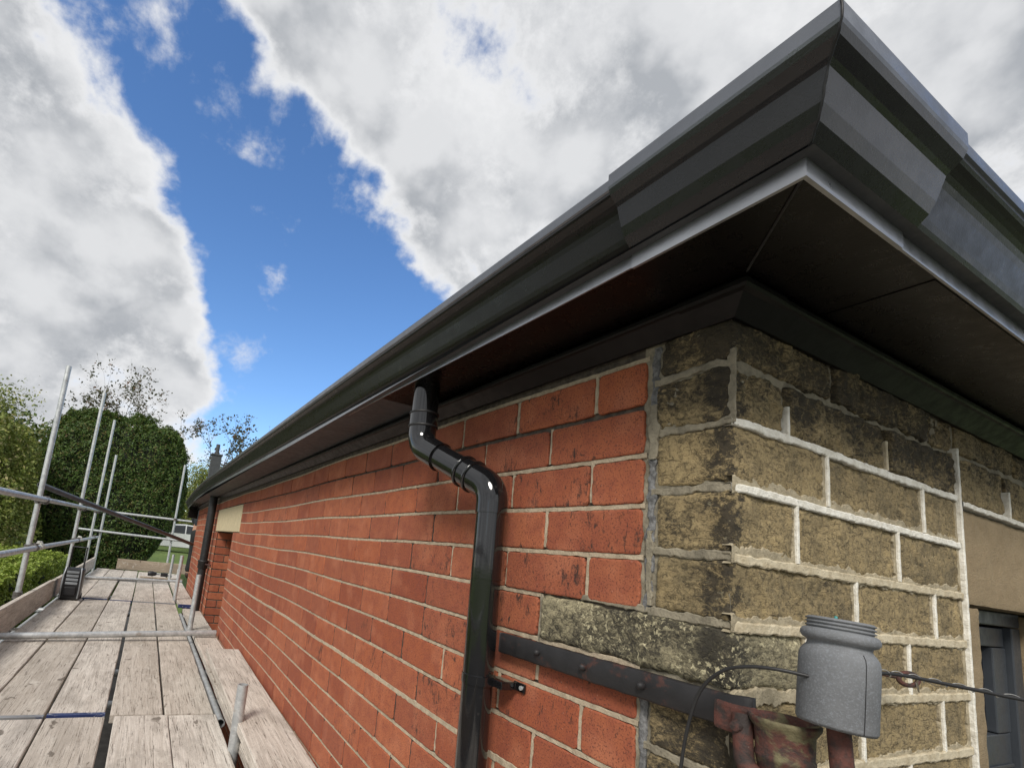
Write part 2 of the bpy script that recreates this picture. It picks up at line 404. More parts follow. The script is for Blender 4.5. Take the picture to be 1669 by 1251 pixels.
def nz(x, y, z, s=1.0): return mn.noise(Vector((x*s, y*s, z*s)))

# ------------------------------------------------------------------ the ground
def terr(x, y):
    t = min(1, max(0, (y-15)/13)); t = t*t*(3-2*t)
    return 1.25*t
mb = MB(); xs = list(np.concatenate([[-900, -400, -150, -60], np.arange(-30, 31, 2.0), [60, 150, 400, 900]])); ys = list(np.concatenate([[-900, -300, -80, -20, -6], np.arange(0, 44, 1.5), [60, 100, 200, 400, 900]]))
vs = [(x, y, terr(x, y) + (.05*nz(x, y, 0, .2) if abs(x) < 40 and abs(y) < 60 else 0)) for y in ys for x in xs]; nx = len(xs)
mb.smooth = True
mb.add(vs, [(j*nx+i, j*nx+i+1, (j+1)*nx+i+1, (j+1)*nx+i) for j in range(len(ys)-1) for i in range(nx-1)])
tag(mb.build('lawn', mat('lawn_grass', b_grass)), kind='structure')
mb = MB(); mb.box((-14, -12, -.1), (8, 0, .070)); mb.box((-14, .001, -.1), (-.001, 4.0, .070)); mb.box((-2.26, 4.001, -.1), (-.001, 16.2, .070))  # wide unseen yard added so the gutter reflects dark ground, not lawn
tag(mb.build('path', mat('shade_darkened_concrete', b_mortar((.075, .072, .07), (.045, .043, .042), 6))), kind='structure')  # shade under the deck is put into this darkened colour

# ------------------------------------------------------------------ the building
B = empty('building', (0, 0, 0), 'low red brick building with a stone dressed front, dark metal eaves and gutters', 'building')
def TL(u, w_, n): return (-n, u, w_)       # left wall, faces -X
def TR(u, w_, n): return (u, -n, w_)       # front wall, faces -Y
def warpz(u, z): return .0035*math.sin(u*2.1+z*1.7) + .002*math.sin(u*5.3+z*4)
def block(mb, TF, u0, u1, w0, w1, step, jit, depth, rnd=.004, relief=0, proud=0., warp=False, tilt=0):
    cu, cw, a, b = (u0+u1)/2, (w0+w1)/2, (u1-u0)/2, (w1-w0)/2
    r = min(a, b)*.22; P = []
    def arc(x, y, a0):
        for k in range(4):
            t = a0 + k*math.pi/6; P.append((x+r*math.cos(t), y+r*math.sin(t)))
    def lin(p, q):
        L = math.hypot(q[0]-p[0], q[1]-p[1]); n = max(1, int(L/step))
        for k in range(1, n): P.append((p[0]+(q[0]-p[0])*k/n, p[1]+(q[1]-p[1])*k/n))
    arc(a-r, b-r, 0); lin((a-r, b), (-a+r, b)); arc(-a+r, b-r, math.pi/2); lin((-a, b-r), (-a, -b+r))
    arc(-a+r, -b+r, math.pi); lin((-a+r, -b), (a-r, -b)); arc(a-r, -b+r, 1.5*math.pi); lin((a, -b+r), (a, b-r))
    sd = random.random()*100; Q = []
    for (x, y) in P:
        k = 1 + (nz(x*60+sd, y*60, sd)*jit + nz(x*220+sd, y*220, sd)*jit*.6)/min(a, b)
        Q.append((x*k if abs(x) > a-2*r else x, y*k))
    n = len(P); rings = [(1, -depth, 0), (1, -rnd*.7, 0), (1-rnd*.35/b, -rnd*.18, .3), (1-rnd/b, 0, .7)]
    if relief: rings += [(.72, 0, 1), (.45, 0, 1), (.2, 0, 1)]
    m = max(0, a-b); ta = random.uniform(-tilt, tilt); tb = random.uniform(-tilt, tilt)
    vs = []
    for (t, d, k) in rings:
        for (x, y) in Q:
            if t == 1: px, py = x, y
            else:
                mx = max(-m, min(m, x)); px, py = mx+(x-mx)*t, y*t
            dd = d + proud + (ta*px+tb*py if k else 0)
            if relief: dd += k*relief*(nz(px*14+sd, py*22, sd) + .6*nz(px*45+sd, py*60, sd) + .35*nz(px*120, py*150+sd, sd))
            uu, ww = cu+px, cw+py
            if warp: ww += warpz(uu, ww)
            vs.append(TF(uu, ww, dd))
    fs = [(i*n+k, i*n+(k+1) % n, (i+1)*n+(k+1) % n, (i+1)*n+k) for i in range(len(rings)-1) for k in range(n)]
    fs.append(tuple((len(rings)-1)*n+k for k in range(n)))
    mb.smooth = bool(relief); mb.add(vs, fs); mb.smooth = False
def ribbon(mb, TF, p, q, width, out, step=.008, jit=.0012, back=-.012, flat=.72, warp=False, taper=0):
    # a strip of pointing between two points of the wall plane, edges uneven, face slightly crowned
    L = math.hypot(q[0]-p[0], q[1]-p[1]); n = max(2, int(L/step)); dx, dy = (q[0]-p[0])/L, (q[1]-p[1])/L; nx_, ny_ = -dy, dx
    vs = []; sd = random.random()*50
    for i in range(n+1):
        t = L*i/n; c = (p[0]+dx*t, p[1]+dy*t); tp = min(1, t/taper) if taper else 1; o = nz(t*5, sd, 0)*jit*1.2
        wl = width/2 + nz(t*45, sd, 1)*jit*1.5 + nz(t*160, sd, 5)*jit; wr = width/2 + nz(t*45, sd, 7)*jit*1.5 + nz(t*160, sd, 9)*jit
        for (s_, d) in ((-wl, back), (-wl, out*tp-.0012), (-wl*flat, out*tp + nz(t*60, sd, 3)*.0006), (wr*flat, out*tp+nz(t*60, sd, 4)*.0006), (wr, out*tp-.0012), (wr, back)):
            uu, ww = c[0]+nx_*(s_+o), c[1]+ny_*(s_+o)
            if warp: ww += warpz(uu, ww)
            vs.append(TF(uu, ww, d))
    mb.add(vs, [(i*6+k, i*6+k+1, (i+1)*6+k+1, (i+1)*6+k) for i in range(n) for k in range(5)])
def sheet(TF, u0, u1, w0, w1, d, step, amp, mb, freq=60):
    nu, nw = max(1, int((u1-u0)/step)), max(1, int((w1-w0)/step))
    vs = [TF(u0+(u1-u0)*i/nu, w0+(w1-w0)*j/nw, d + amp*(nz(i*step*freq, j*step*freq, 3.3)+.6*nz(i*step*freq*3, j*step*freq*3, 1.3))) for j in range(nw+1) for i in range(nu+1)]
    mb.smooth = True; mb.add(vs, [(j*(nu+1)+i, j*(nu+1)+i+1, (j+1)*(nu+1)+i+1, (j+1)*(nu+1)+i) for j in range(nw) for i in range(nu)]); mb.smooth = False

CH, BW, Z0 = .0875, .2295, 2.400-27*.0875
WEND, QY = 8.72, .140                     # far end of the brick wall; where brick meets quoin
OY0, OY1, OZ = 4.58, 5.80, 2.402           # doorway in the brick wall
LY0, LY1, LZ1 = 4.22, 5.95, 2.664          # its lintel
bricks, beds, backs, perps = MB(), MB(), MB(), MB()
def put_brick(y0, y1, k, TF=TL, soot=None, px=None):
    z0, z1 = Z0+k*CH, Z0+(k+1)*CH
    near = y0 < 1.5; j = .0050 if y0 < 1 else .0042
    # joints: wide near the quoin, tight farther along
    gap = .0046 if y0 < .75 else .0028
    zc = (z0+z1)/2
    if soot is None:
        soot = random.choice((.1, .25, .4, .5, .65)) if y0 < .8 else random.choice((0, .05, .1, .15, .25, .3))
        if random.random() < .10: soot = .7
    bricks.tint = (random.random(), soot, random.random())
    st = .006 if y0 < .9 else (.013 if y0 < 2 else (.03 if y0 < 4 else .08))
    block(bricks, TF, y0+gap, y1-gap, z0+j, z1-j, st, .0011 if y0 < 2 else .0008, .012, .0035, 0, random.uniform(-.0008, .0012), warp=True, tilt=.006)
for k in range(0, 31):
    z0, z1 = Z0+k*CH, Z0+(k+1)*CH; zc = (z0+z1)/2
    s0 = QY + (0 if k % 2 else -BW/2)
    if k < 25: s0 = QY + (-BW/2 if k % 2 else 0)
    if k == 25: s0 = .372-BW
    y = s0
    while y < WEND:
        y1 = y+BW*(1+random.uniform(-.012, .012))
        a, b_ = max(y, QY if k != 25 else .372), min(y1, WEND)
        if 26 < k < 30 and False: pass
        ivs = [(a, b_)]
        blk = None
        if zc < OZ: blk = (OY0, OY1)
        elif zc < LZ1: blk = (LY0, LY1)
        if blk:
            new = []
            for (p, q) in ivs:
                if q <= blk[0] or p >= blk[1]: new.append((p, q)); continue
                if p < blk[0]: new.append((p, blk[0]))
                if q > blk[1]: new.append((blk[1], q))
            ivs = new
        for (p, q) in ivs:
            if q-p > .035:
                put_brick(p, q, k)
                if q > .78: ribbon(perps, TL, (q, zc-CH/2+.004), (q, zc+CH/2-.004), .0058 if q < 2 else .0065, -.0022, .012 if q < 2 else .04, .0006, -.009, .8)
        y = y1
    # bed joint above this course
    zb = z1
    if k == 29: segs_dark = True
    col = 0
    segs = [(QY if k != 25 else .372, WEND)]
    if zb < OZ-.01: segs = [(segs[0][0], OY0), (OY1, WEND)]
    elif zb < LZ1-.01: segs = [(segs[0][0], LY0), (LY1, WEND)]
    for (p, q) in segs:
        th = .0094; out = -.0022
        if k == 21: th = .0145; out = .0004
        for (pp, qq, st) in ((p, min(q, 2.0), .007), (max(p, 2.0), q, .03)):
            if qq-pp > .02 and k != 29: ribbon(beds, TL, (pp, zb), (qq, zb), th, out, st,   .0010 if k != 21 else .002, -.010, .8, warp=True)
# pale perpends near the quoin
for k in range(18, 31):
    zc = Z0+(k+.5)*CH
    s0 = QY + (0 if k % 2 else -BW/2)
    if k < 25: s0 = QY + (-BW/2 if k % 2 else 0)
    if k == 25: s0 = .372-BW
    for i in range(1, 4):
        y = s0+BW*i
        if y < .2 or (k == 25 and y < .45): continue
        if y < .8: ribbon(beds, TL, (y, zc-CH/2+.005), (y, zc+CH/2-.005), .0088, -.0026, .006, .0009, -.01, .8, warp=False)
sheet(TL, QY-.02, .9, .0, 2.80, -.0075, .012, .0012, backs, 50)
for (p, q, a, b_) in ((.9, OY0, 0, 2.80), (OY1, WEND-.01, 0, 2.80), (OY0, OY1, OZ, 2.8)): sheet(TL, p, q, a, b_, -.0075, .3, 0, backs)
BR = bricks.build('brick_wall', M_BRICK, B)
beds.build('bed_joint_mortar', M_BED, BR)
backs.build('joint_backing', M_MORT, BR); perps.build('perpend_mortar', M_PERP, BR)
# reveals of the doorway (brick returns), far gable and the wall body behind
bricks2 = MB()
def ret(TF, u0, u1, k0, k1):
    for k in range(k0, k1):
        z0, z1 = Z0+k*CH, Z0+(k+1)*CH; y = u0 - (BW/2 if k % 2 else 0)
        while y < u1:
            a, b_ = max(y, u0), min(y+BW, u1)
            if b_-a > .03:
                bricks2.tint = (random.random(), random.choice((0, .1, .3)), random.random())
                block(bricks2, TF, a+.004, b_-.004, z0+.006, z1-.006, .06, .0008, .012, .0035)
            y += BW
TFAR = lambda u, w_, n: (u, OY1-n, w_)       # far reveal faces -Y
TNEAR = lambda u, w_, n: (u, OY0+n, w_)      # near reveal faces +Y
TGAB = lambda u, w_, n: (u, WEND+n, w_)      # gable at the far end faces +Y
ret(TFAR, .012, .45, 0, 27); bricks2.mi = 1; bricks2.box((.010, OY1+.006, 0), (.45, OY1+.05, OZ)); bricks2.build('doorway_reveal', [M_BRICK, M_MORT], B)
bricks2 = MB(); ret(TNEAR, .012, .45, 0, 27); bricks2.mi = 1; bricks2.box((.010, OY0-.05, 0), (.45, OY0-.006, OZ)); bricks2.build('doorway_reveal', [M_BRICK, M_MORT], B)
bricks2 = MB(); ret(TGAB, .012, 1.6, 0, 31); bricks2.mi = 1; bricks2.box((.01, WEND-.1, 0), (4.5, WEND-.006, 2.8)); bricks2.build('gable_wall', [M_BRICK, M_MORT], B)
mb = MB(); mb.box((.32, OY0-.02, 0), (.38, OY1+.02, OZ+.05)); rd = mb.build('doorway_door', M_DOOR, B)
mb = MB(); mb.box((.30, OY1-.5, 1.3), (.32, OY1-.1, 2.2), .005); mb.build('door_panel', M_DOOR, rd)
mb = MB(); mb.tint = (.5, .15, 0); mb.box((-.004, LY0+.006, OZ+.004), (.45, LY1-.3, LZ1-.004), .006)
mb.box((-.002, LY1-.29, OZ+.004), (.40, LY1-.01, LZ1-.004), .006)
mb.build('doorway_lintel', M_PALE, B)

# ---- stones of the quoin and of the front
def rough_box(mb, lo, hi, step, rnd, amp, sd, faces='all', freq=16):
    x0, y0, z0 = lo; x1, y1, z1 = hi; c = [(lo[i]+hi[i])/2 for i in range(3)]; h = [(hi[i]-lo[i])/2 for i in range(3)]
    ax = {'-x': (0, -1), '+x': (0, 1), '-y': (1, -1), '+y': (1, 1), '-z': (2, -1), '+z': (2, 1)}
    use = ax.keys() if faces == 'all' else faces.split()
    for fkey in use:
        a, s_ = ax[fkey]; b_, c_ = [i for i in range(3) if i != a]
        nu, nv_ = max(2, int(2*h[b_]/step)), max(2, int(2*h[c_]/step))
        vs = []
        for j in range(nv_+1):
            for i in range(nu+1):
                p = [0, 0, 0]; p[a] = s_*h[a]; p[b_] = -h[b_]+2*h[b_]*i/nu; p[c_] = -h[c_]+2*h[c_]*j/nv_
                q = [max(-(h[m_]-rnd), min(h[m_]-rnd, p[m_])) for m_ in range(3)]
                d = Vector([p[m_]-q[m_] for m_ in range(3)]); dn = d.normalized()
                W_ = [c[m_]+p[m_] for m_ in range(3)]
                n_ = mn.noise(Vector(W_)*freq+Vector((sd, 0, 0))) + .55*mn.noise(Vector(W_)*freq*3.1+Vector((0, sd, 0))) + .34*mn.noise(Vector((W_[0]*freq*7, W_[1]*freq*7, W_[2]*freq*9))+Vector((0, 0, sd))) + .2*mn.noise(Vector(W_)*freq*14)
                co = [c[m_]+q[m_]+dn[m_]*(rnd+n_*amp) for m_ in range(3)]
                vs.append(co)
        mb.smooth = True
        mb.add(vs, [(j*(nu+1)+i, j*(nu+1)+i+1, (j+1)*(nu+1)+i+1, (j+1)*(nu+1)+i) for j in range(nv_) for i in range(nu)]); mb.smooth = False
stones = MB()
J = [2.780, 2.696, 2.604, 2.506, 2.404, 2.309, 2.210, 2.108, 2.008, 1.908, 1.808]
VL = .766
perp = [[.285, .66], [.139, .464], [.255, .603], [.162, .492], [.336, .630], [.185, .515], [.345, .64], [.2, .5], [.3, .6], [.2, .5]]
for r_ in range(len(J)-1):
    z1, z0 = J[r_], J[r_+1]; xs_ = [0]+perp[r_]+[VL]
    for i in range(len(xs_)-1):
        x0, x1 = xs_[i], xs_[i+1]
        top = r_ < 2
        stones.tint = (random.random(), random.uniform(.35, .7) if top else random.uniform(.1, .5), random.uniform(0, .8))
        g = .004 if not top else .005
        if i == 0:
            yb = .121 + random.uniform(-.006, .006)
            if r_ == 5: continue
            stones.tint = (random.random(), [.45, .35, .42, .5, .45, 0, .75, .7, .6, .6][r_], .3)
            rough_box(stones, (0, 0, z0+g), (x1-.005, yb, z1-g), .0045, .010, .0042 if not top else .007, random.random()*99, '-x -y +z -z')
        else:
            pr_ = .0 if not top else random.uniform(-.006, .004)
            rough_box(stones, (x0+.005, pr_, z0+g), (x1-.006, .08, z1-g), .0045, .010, .0040 if not top else .008, random.random()*99, '-y +z -z -x +x')
# stones over and beyond the opening on the front
for (z1, z0, xs_) in ((2.780, 2.705, [.78, 1.12, 1.5, 1.9, 2.4]), (2.705, 2.600, [.78, 1.045, 1.35, 1.8, 2.3])):
    for i in range(4):
        stones.tint = (random.random(), random.uniform(.3, .6), random.random())
        rough_box(stones, (xs_[i]+.005, random.uniform(-.004, .004), z0+.004), (xs_[i+1]-.005, .08, z1-.004), .008, .010, .006, random.random()*99, '-y +z -z -x +x')
for r_ in range(2, 10):
    z1, z0 = J[r_], J[r_+1]
    for (x0, x1) in ((1.53, 1.85), (1.85, 2.3)):
        stones.tint = (random.random(), .3, random.random())
        rough_box(stones, (x0+.005, 0, z0+.004), (x1-.005, .08, z1-.004), .012, .010, .005, random.random()*99, '-y +z -z -x +x')
ST = stones.build('stone_wall', M_STONE, B)
# lower front, out of the frame, as plain coursed blocks
mb = MB()
for k in range(18):
    z0 = .0+k*.1; x = 0
    while x < 2.3:
        x1 = min(2.3, x+random.uniform(.22, .36)); mb.tint = (random.random(), .3, .3)
        block(mb, TR, x+.004, x1-.004, z0+.004, z0+.096, .05, .001, .02, .006); x = x1
mb.build('lower_stonework', M_STONE, B)
long = MB(); long.tint = (.35, .62, 1.0)
rough_box(long, (-.003, .0, 2.222), (.180, .366, 2.306), .0045, .012, .0055, 12.3, '-x -y +z -z +y +x', 14)
LS = long.build('long_quoin_stone', M_STONEB, B)
for i, (lo, hi) in enumerate((((0, 0, 2.112), (.181, .122, 2.206)), )):
    pass
# mortar behind the stones
back = MB()
sheet(TR, .004, VL, .0, 2.79, -.006, .007, .0022, back, 45)
sheet(TL, .004, .150, .0, 2.79, -.005, .006, .0026, back, 45)
sheet(TR, VL, 2.3, 2.59, 2.79, -.006, .03, .002, back, 45)
sheet(TR, 1.53, 2.3, 0, 2.6, -.006, .05, .002, back, 45)
# left face: buff flush joints round the quoin, and the packed joint against the brick
jb = back
for z_ in J[1:]:
    if z_ in (2.309, 2.210): ribbon(jb, TL, (-.0015, z_), (.128, z_), .010, -.001, .005, .002)
    else: ribbon(jb, TL, (-.0015, z_), (.128, z_), .012, -.0005, .005, .003)
ribbon(jb, TL, (.128, 2.56), (.128, 2.655), .015, .002, .005, .0035)
ribbon(jb, TL, (.1275, 2.32), (.1275, 2.44), .010, .001, .005, .0030)
ribbon(jb, TL, (.004, 2.312), (.36, 2.316), .010, -.001, .005, .0025)
ribbon(jb, TL, (.370, 2.2), (.370, 2.31), .008, -.002, .005, .0015)
ribbon(back, lambda u, w_, n_: (u-.0035*.7-n_*.3, -.0035-n_, w_), (.002, 2.60), (.003, 2.715), .0035, .002, .005, .0012)
back.build('stone_bedding_mortar', M_BUFF, ST)
jg = MB(); ribbon(jg, TL, (.1315, 2.31), (.1305, 2.56), .013, -.001, .004, .0035, -.012, .5); ribbon(jg, TL, (.129, 2.655), (.129, 2.76), .014, -.003, .005, .003); ribbon(jg, TL, (.131, 1.5), (.131, 2.18), .012, -.001, .006, .003, -.012, .5)
jg.build('packed_joint_mortar', M_GREYM, ST)
# front: raised white and cream ribbon pointing
rw, rc = MB(), MB()
smb = MB()
for r_ in range(3, 10): ribbon(smb, TR, (-.0018, J[r_]+.003), (VL-.004, J[r_]+.003), .022, .0012, .004, .0050, flat=.9)
for r_ in range(2, 9):
    for x in perp[r_]: ribbon(smb, TR, (x-.002, J[r_+1]), (x-.002, J[r_]), .014, .0008, .004, .0035, flat=.9)
for v_ in range(1): ribbon(smb, TR, (VL-.004, 1.6), (VL-.004, 2.7), .016, .0008, .004, .003, flat=.9)
def bedr(mbx, z_, th, x0=.001, x1=VL-.006, dz=0): ribbon(mbx, TR, (min(x0, -.001) if x0 < .02 else x0, z_), (x1, z_+dz), th, .0050, .005, .0013 if mbx is rw else .0019, taper=.03)
bedr(rw, J[2]-.002, .0130); bedr(rw, J[3]-.002, .0125)
bedr(rc, J[4]-.002, .0135, .001); bedr(rc, J[5]-.001, .0150, .001); bedr(rc, J[6]-.001, .0145, .33); bedr(rc, J[7], .0155, .02)
bedr(rc, J[8], .019, .02); bedr(rc, J[9], .019, .02)
ribbon(rw, TR, (VL, 1.6), (VL-.001, 2.71), .0078, .0085, .006, .0009)
for r_ in range(2, 10):
    for x in perp[r_]: ribbon(rw, TR, (x, J[r_+1]+.006), (x, J[r_]-.006), .0062, .0048, .006, .0008)
ribbon(rw, TR, (.139, J[2]+.004), (.139, 2.655), .006, .005, .006, .0010)
ribbon(rc, TR, (.464, J[2]+.006), (.464, 2.665), .007, .004, .006, .0010)
rl = MB(); ribbon(rl, TR, (VL+.008, 2.5935), (2.28, 2.5935), .011, .0085, .008, .0012); ribbon(rl, TR, (1.045, 2.597), (1.045, 2.66), .007, .007, .006, .0010); rl.build('lintel_pointing', M_RIBW, ST)
smb.build('smeared_mortar', M_SMEAR, ST)
nb = len(rw.v); rw.v += rc.v; rw.t += rc.t; rw.f += [[i+nb for i in f] for f in rc.f]; rw.m += [1]*len(rc.f); rw.sm += rc.sm
rw.build('raised_pointing', [M_RIBW, M_RIBC], ST)
# window surround
mb = MB(); mb.tint = (.5, .12, .1); rough_box(mb, (VL+.008, 0, 2.388), (2.28, .30, 2.585), .010, .005, .0015, 3, '-y -z +z -x', 30); mb.build('window_lintel', M_SMOOTH, B)
mb = MB(); mb.tint = (.2, .3, .1); rough_box(mb, (VL+.009, .002, 1.0), (.858, .30, 2.384), .010, .006, .0020, 5, '-y +x -x', 30)
rough_box(mb, (1.33, .002, 1.0), (1.52, .30, 2.384), .012, .006, .0020, 8, '-y +x -x', 30); mb.build('window_jamb', M_SMOOTH, B)
mb = MB(); Y0 = .062
mb.box((.862, Y0, 2.352), (1.326, Y0+.06, 2.386), .003); mb.box((1.272, Y0, 1.0), (1.326, Y0+.061, 2.350), .003); mb.box((.862, Y0, 1.0), (.92, Y0+.061, 2.350), .003)
WN = mb.build('window', M_DOOR, B)
mb = MB(); mb.box((.925, Y0+.014, 1.0), (1.268, Y0+.04, 2.095), .003); mb.box((.925, Y0+.014, 2.300), (1.268, Y0+.04, 2.346), .003)
mb.box((1.185, Y0+.012, 2.097), (1.268, Y0+.04, 2.298), .003); mb.box((.925, Y0+.012, 2.097), (.99, Y0+.04, 2.298), .003)
mb.box((.94, Y0+.008, 2.020), (1.255, Y0+.012, 2.027), .001); mb.build('sash_panel', M_DOOR, WN)
mb = MB(); mb.box((.99, Y0+.030, 2.09), (1.19, Y0+.034, 2.30)); mb.box((1.098, Y0+.022, 2.097), (1.106, Y0+.03, 2.298)); mb.build('glazing', M_GLASS, WN)
# inner body so nothing is see-through
mb = MB(); mb.box((.06, .42, 0), (4.4, WEND-.1, .02)); mb.box((.5, OY1+.06, 0), (.52, WEND-.12, 2.75)); mb.box((.10, .34, 0), (4.4, .36, 2.75)); mb.box((.05, .37, 0), (.07, OY0-.06, 2.75)); mb.box((4.42, .3, 0), (4.5, WEND-.1, 2.8)); mb.box((2.31, .0, 0), (4.5, .08, 2.8))
mb.build('inner_wall', M_MORT, B)

# ---- eaves: soffit, frieze strip, moulded gutter, roof
def dz(y):
    P = [(-2, 0), (0, 0), (1, .018), (2, .030), (3.5, .045), (6, .070), (7.4, .045), (8.95, -.045), (10, -.09)]
    for (a, va), (b_, vb) in zip(P, P[1:]):
        if y <= b_:
            t = (y-a)/(b_-a); return va+(vb-va)*t
    return 0
GEND = WEND+.24
YS = [0, .2, .5, .9, 1.4, 2, 2.8, 3.6, 4.4, 5.2, 6, 6.5, 7.0, 7.4, 7.9, 8.4, GEND]
def run(mb, prof, y0, y1, x0, x1, k=1.0, smooth=False, closed=True, side='both', lipfrom=None, lipto=None):
    """profile (outward, z) swept down the side eaves and the front eaves, mitred at the corner"""
    n = len(prof)
    def sweep(rows):
        vs = [p for row in rows for p in row]; R_ = len(rows)
        fs = [(i*n+j, i*n+(j+1) % n, (i+1)*n+(j+1) % n, (i+1)*n+j) for i in range(R_-1) for j in range(n if closed else n-1)]
        mb.smooth = smooth; st_ = len(mb.m); mb.add(vs, fs)
        if lipfrom is not None:
            for q_, (i, j) in enumerate([(i, j) for i in range(R_-1) for j in range(n if closed else n-1)]):
                if lipfrom <= j < lipto: mb.m[st_+q_] = 1
        if closed: mb.smooth = False; mb.add(rows[0], [tuple(range(n))]); mb.add(rows[-1], [tuple(range(n))])
        mb.smooth = False
    if side in ('both', 'left'):
        ys_ = ([None] if y0 is None else [y0]) + [y for y in YS if y > (y0 if y0 is not None else .01) and y < y1] + [y1]
        rows = []
        for y in ys_: rows.append([(-o, (-o if y is None else y), z+k*dz(-.1 if y is None else y)) for o, z in prof])
        sweep(rows)
    if side in ('both', 'right'):
        rows = [[((-o if x is None else x), -o, z) for o, z in prof] for x in ([None] if x0 is None else [x0])+[x1]]
        sweep(rows)
XE = 4.7
mb = MB(); run(mb, [(.1725, 2.8035), (.1725, 2.8115), (.0, 2.8115), (.0, 2.8035)], None, GEND-.01, None, XE); SF = mb.build('soffit', M_SOFFIT, B)
mb = MB(); run(mb, [(.168, 2.8022), (.168, 2.8033), (.02, 2.8033), (.02, 2.8022)], None, GEND, .16, XE, side='right'); mb.build('soffit_overlap', M_SOFFIT, SF)
# frieze strip along the wall head
mb = MB(); run(mb, [(.0, 2.7625), (.006, 2.7625), (.034, 2.7835), (.0365, 2.7850), (.0405, 2.7860), (.0430, 2.7890), (.0435, 2.7945), (.0405, 2.7985), (.034, 2.800), (.0, 2.800)], None, GEND-.02, None, XE, k=.45)
mb.build('frieze_strip', M_FRZ, B)
mb = MB(); run(mb, [(.006, 2.7612), (.0345, 2.7822), (.0415, 2.7846), (.0446, 2.7885), (.0450, 2.7950), (.0412, 2.8002), (.036, 2.8005), (.03, 2.785)], None, .06, None, .055, k=.45); mb.build('frieze_corner', M_FRZ, B)
# fascia drip flange (bright narrow edge)
mb = MB(); run(mb, [(.1720, 2.8000), (.1748, 2.8000), (.1752, 2.8020), (.1752, 2.8215), (.1740, 2.8240), (.1720, 2.8240)], None, GEND, None, XE)
mb.build('fascia_flange', M_EDGE, B)
# gutter: soft ogee in the long runs
og = [(.1735, 2.8245), (.1790, 2.8255), (.1840, 2.8290), (.1880, 2.8345), (.1915, 2.8420), (.1950, 2.8510), (.1985, 2.8600), (.2020, 2.8690), (.2055, 2.8765), (.2095, 2.8825), (.2140, 2.8870), (.2190, 2.8905), (.2240, 2.8935), (.2265, 2.8965), (.2270, 2.9005)]
lip = [(.2300, 2.9020), (.2305, 2.9050), (.2305, 2.9170), (.2285, 2.9200), (.2220, 2.9200)]
inner = [(.2200, 2.9000), (.2000, 2.8850), (.1850, 2.8400), (.1720, 2.8300)]
mb = MB()
run(mb, og+lip+inner, .02, GEND, .04, XE, smooth=False, lipfrom=len(og)-1, lipto=len(og)+4)
GU = mb.build('gutter', [M_ALU, M_LIP], B)
# faceted corner union, proud of the runs
un = [(.1735, 2.8262), (.1855, 2.8268), (.1975, 2.8385), (.2042, 2.8515), (.2138, 2.8795), (.2180, 2.8840), (.2285, 2.8925), (.2320, 2.9000), (.2335, 2.9035), (.2335, 2.9230), (.2305, 2.9240), (.2205, 2.9240), (.2190, 2.9000), (.2000, 2.8865), (.1850, 2.8420), (.1720, 2.8310)]
mb = MB(); run(mb, un, None, .035, None, .055, lipfrom=7, lipto=11)
mb.build('gutter_corner', [M_ALUL, M_LIP], GU)
mb = MB(); run(mb, [(.1725, 2.7985), (.1770, 2.7985), (.1775, 2.8030), (.1775, 2.8240), (.1760, 2.8262), (.1725, 2.8262)], None, .037, None, .042)
mb.build('flange_corner', M_EDGE, GU)
# sealant bead down the mitre
mb = MB(); pts = []
for (o, z) in un[:10]: pts.append(Vector((-o-.0006, -o-.0006, z)))
pp = []
for a, b_ in zip(pts, pts[1:]):
    n = max(2, int((b_-a).length/.0035))
    for i in range(n): pp.append(a.lerp(b_, i/n)+Vector((nz(i, a.z*99, 1)*.0009, nz(i, a.z*99, 4)*.0009, 0)))
mb.tube(pp, [.0011+.0013*abs(nz(i*.9, 4, 4)) for i in range(len(pp))], 8); mb.build('mitre_sealant', M_RUBBER, GU)
mb = MB(); mb.tube([(-.172, -.172, 2.8025), (-.045, -.045, 2.8025)], .0016, 8); mb.build('soffit_mitre_seam', M_RUBBER, SF)
# stop end at the far gable
mb = MB(); pr2 = [(o, z+dz(GEND)) for o, z in og+lip]
ring = [(-o, GEND+.002, z) for o, z in pr2]+[(0, GEND+.002, 2.92+dz(GEND)), (0, GEND+.002, 2.80+dz(GEND))]
ring2 = [(x, y+.004, z) for x, y, z in ring]; n = len(ring)
mb.add(ring+ring2, [tuple(range(n)), tuple(range(n, 2*n))]+[(i, (i+1) % n, n+(i+1) % n, n+i) for i in range(n)]); mb.build('stop_end', M_ALU, GU)
mb = MB(); mb.box((-.16, WEND+.02, 2.60), (-.005, GEND-.02, 2.80+dz(GEND)), .006); mb.build('gable_box_end', M_SOFFIT, B)
# hipped slate roof behind the gutter
mb = MB(); e = -.19; zt = 2.905; xr, yr = 4.9, GEND-.05
h_ = 1.35
A = [(e, e, zt), (xr, e, zt), (xr, yr, zt-.03), (e, yr, zt-.03)]; Rg = [(2.35, 2.35, zt+h_), (2.35, yr-2.3, zt+h_)]
vs = A+Rg+[(x, y, 2.82) for x, y, z in A]
mb.add(vs, [(0, 1, 4), (1, 2, 5, 4), (2, 3, 5), (3, 0, 4, 5), (6, 7, 8, 9)]); mb.build('roof', M_SLATE, B)
mb = MB(); mb.box((-.205, -.07, 2.910), (-.12, .02, 2.932), .002)
for i in range(3): mb.box((-.207+.006*i, .03+.1*i, 2.909), (-.12, .12+.1*i, 2.917), .002)
mb.build('eaves_tile', M_SLATE, B)

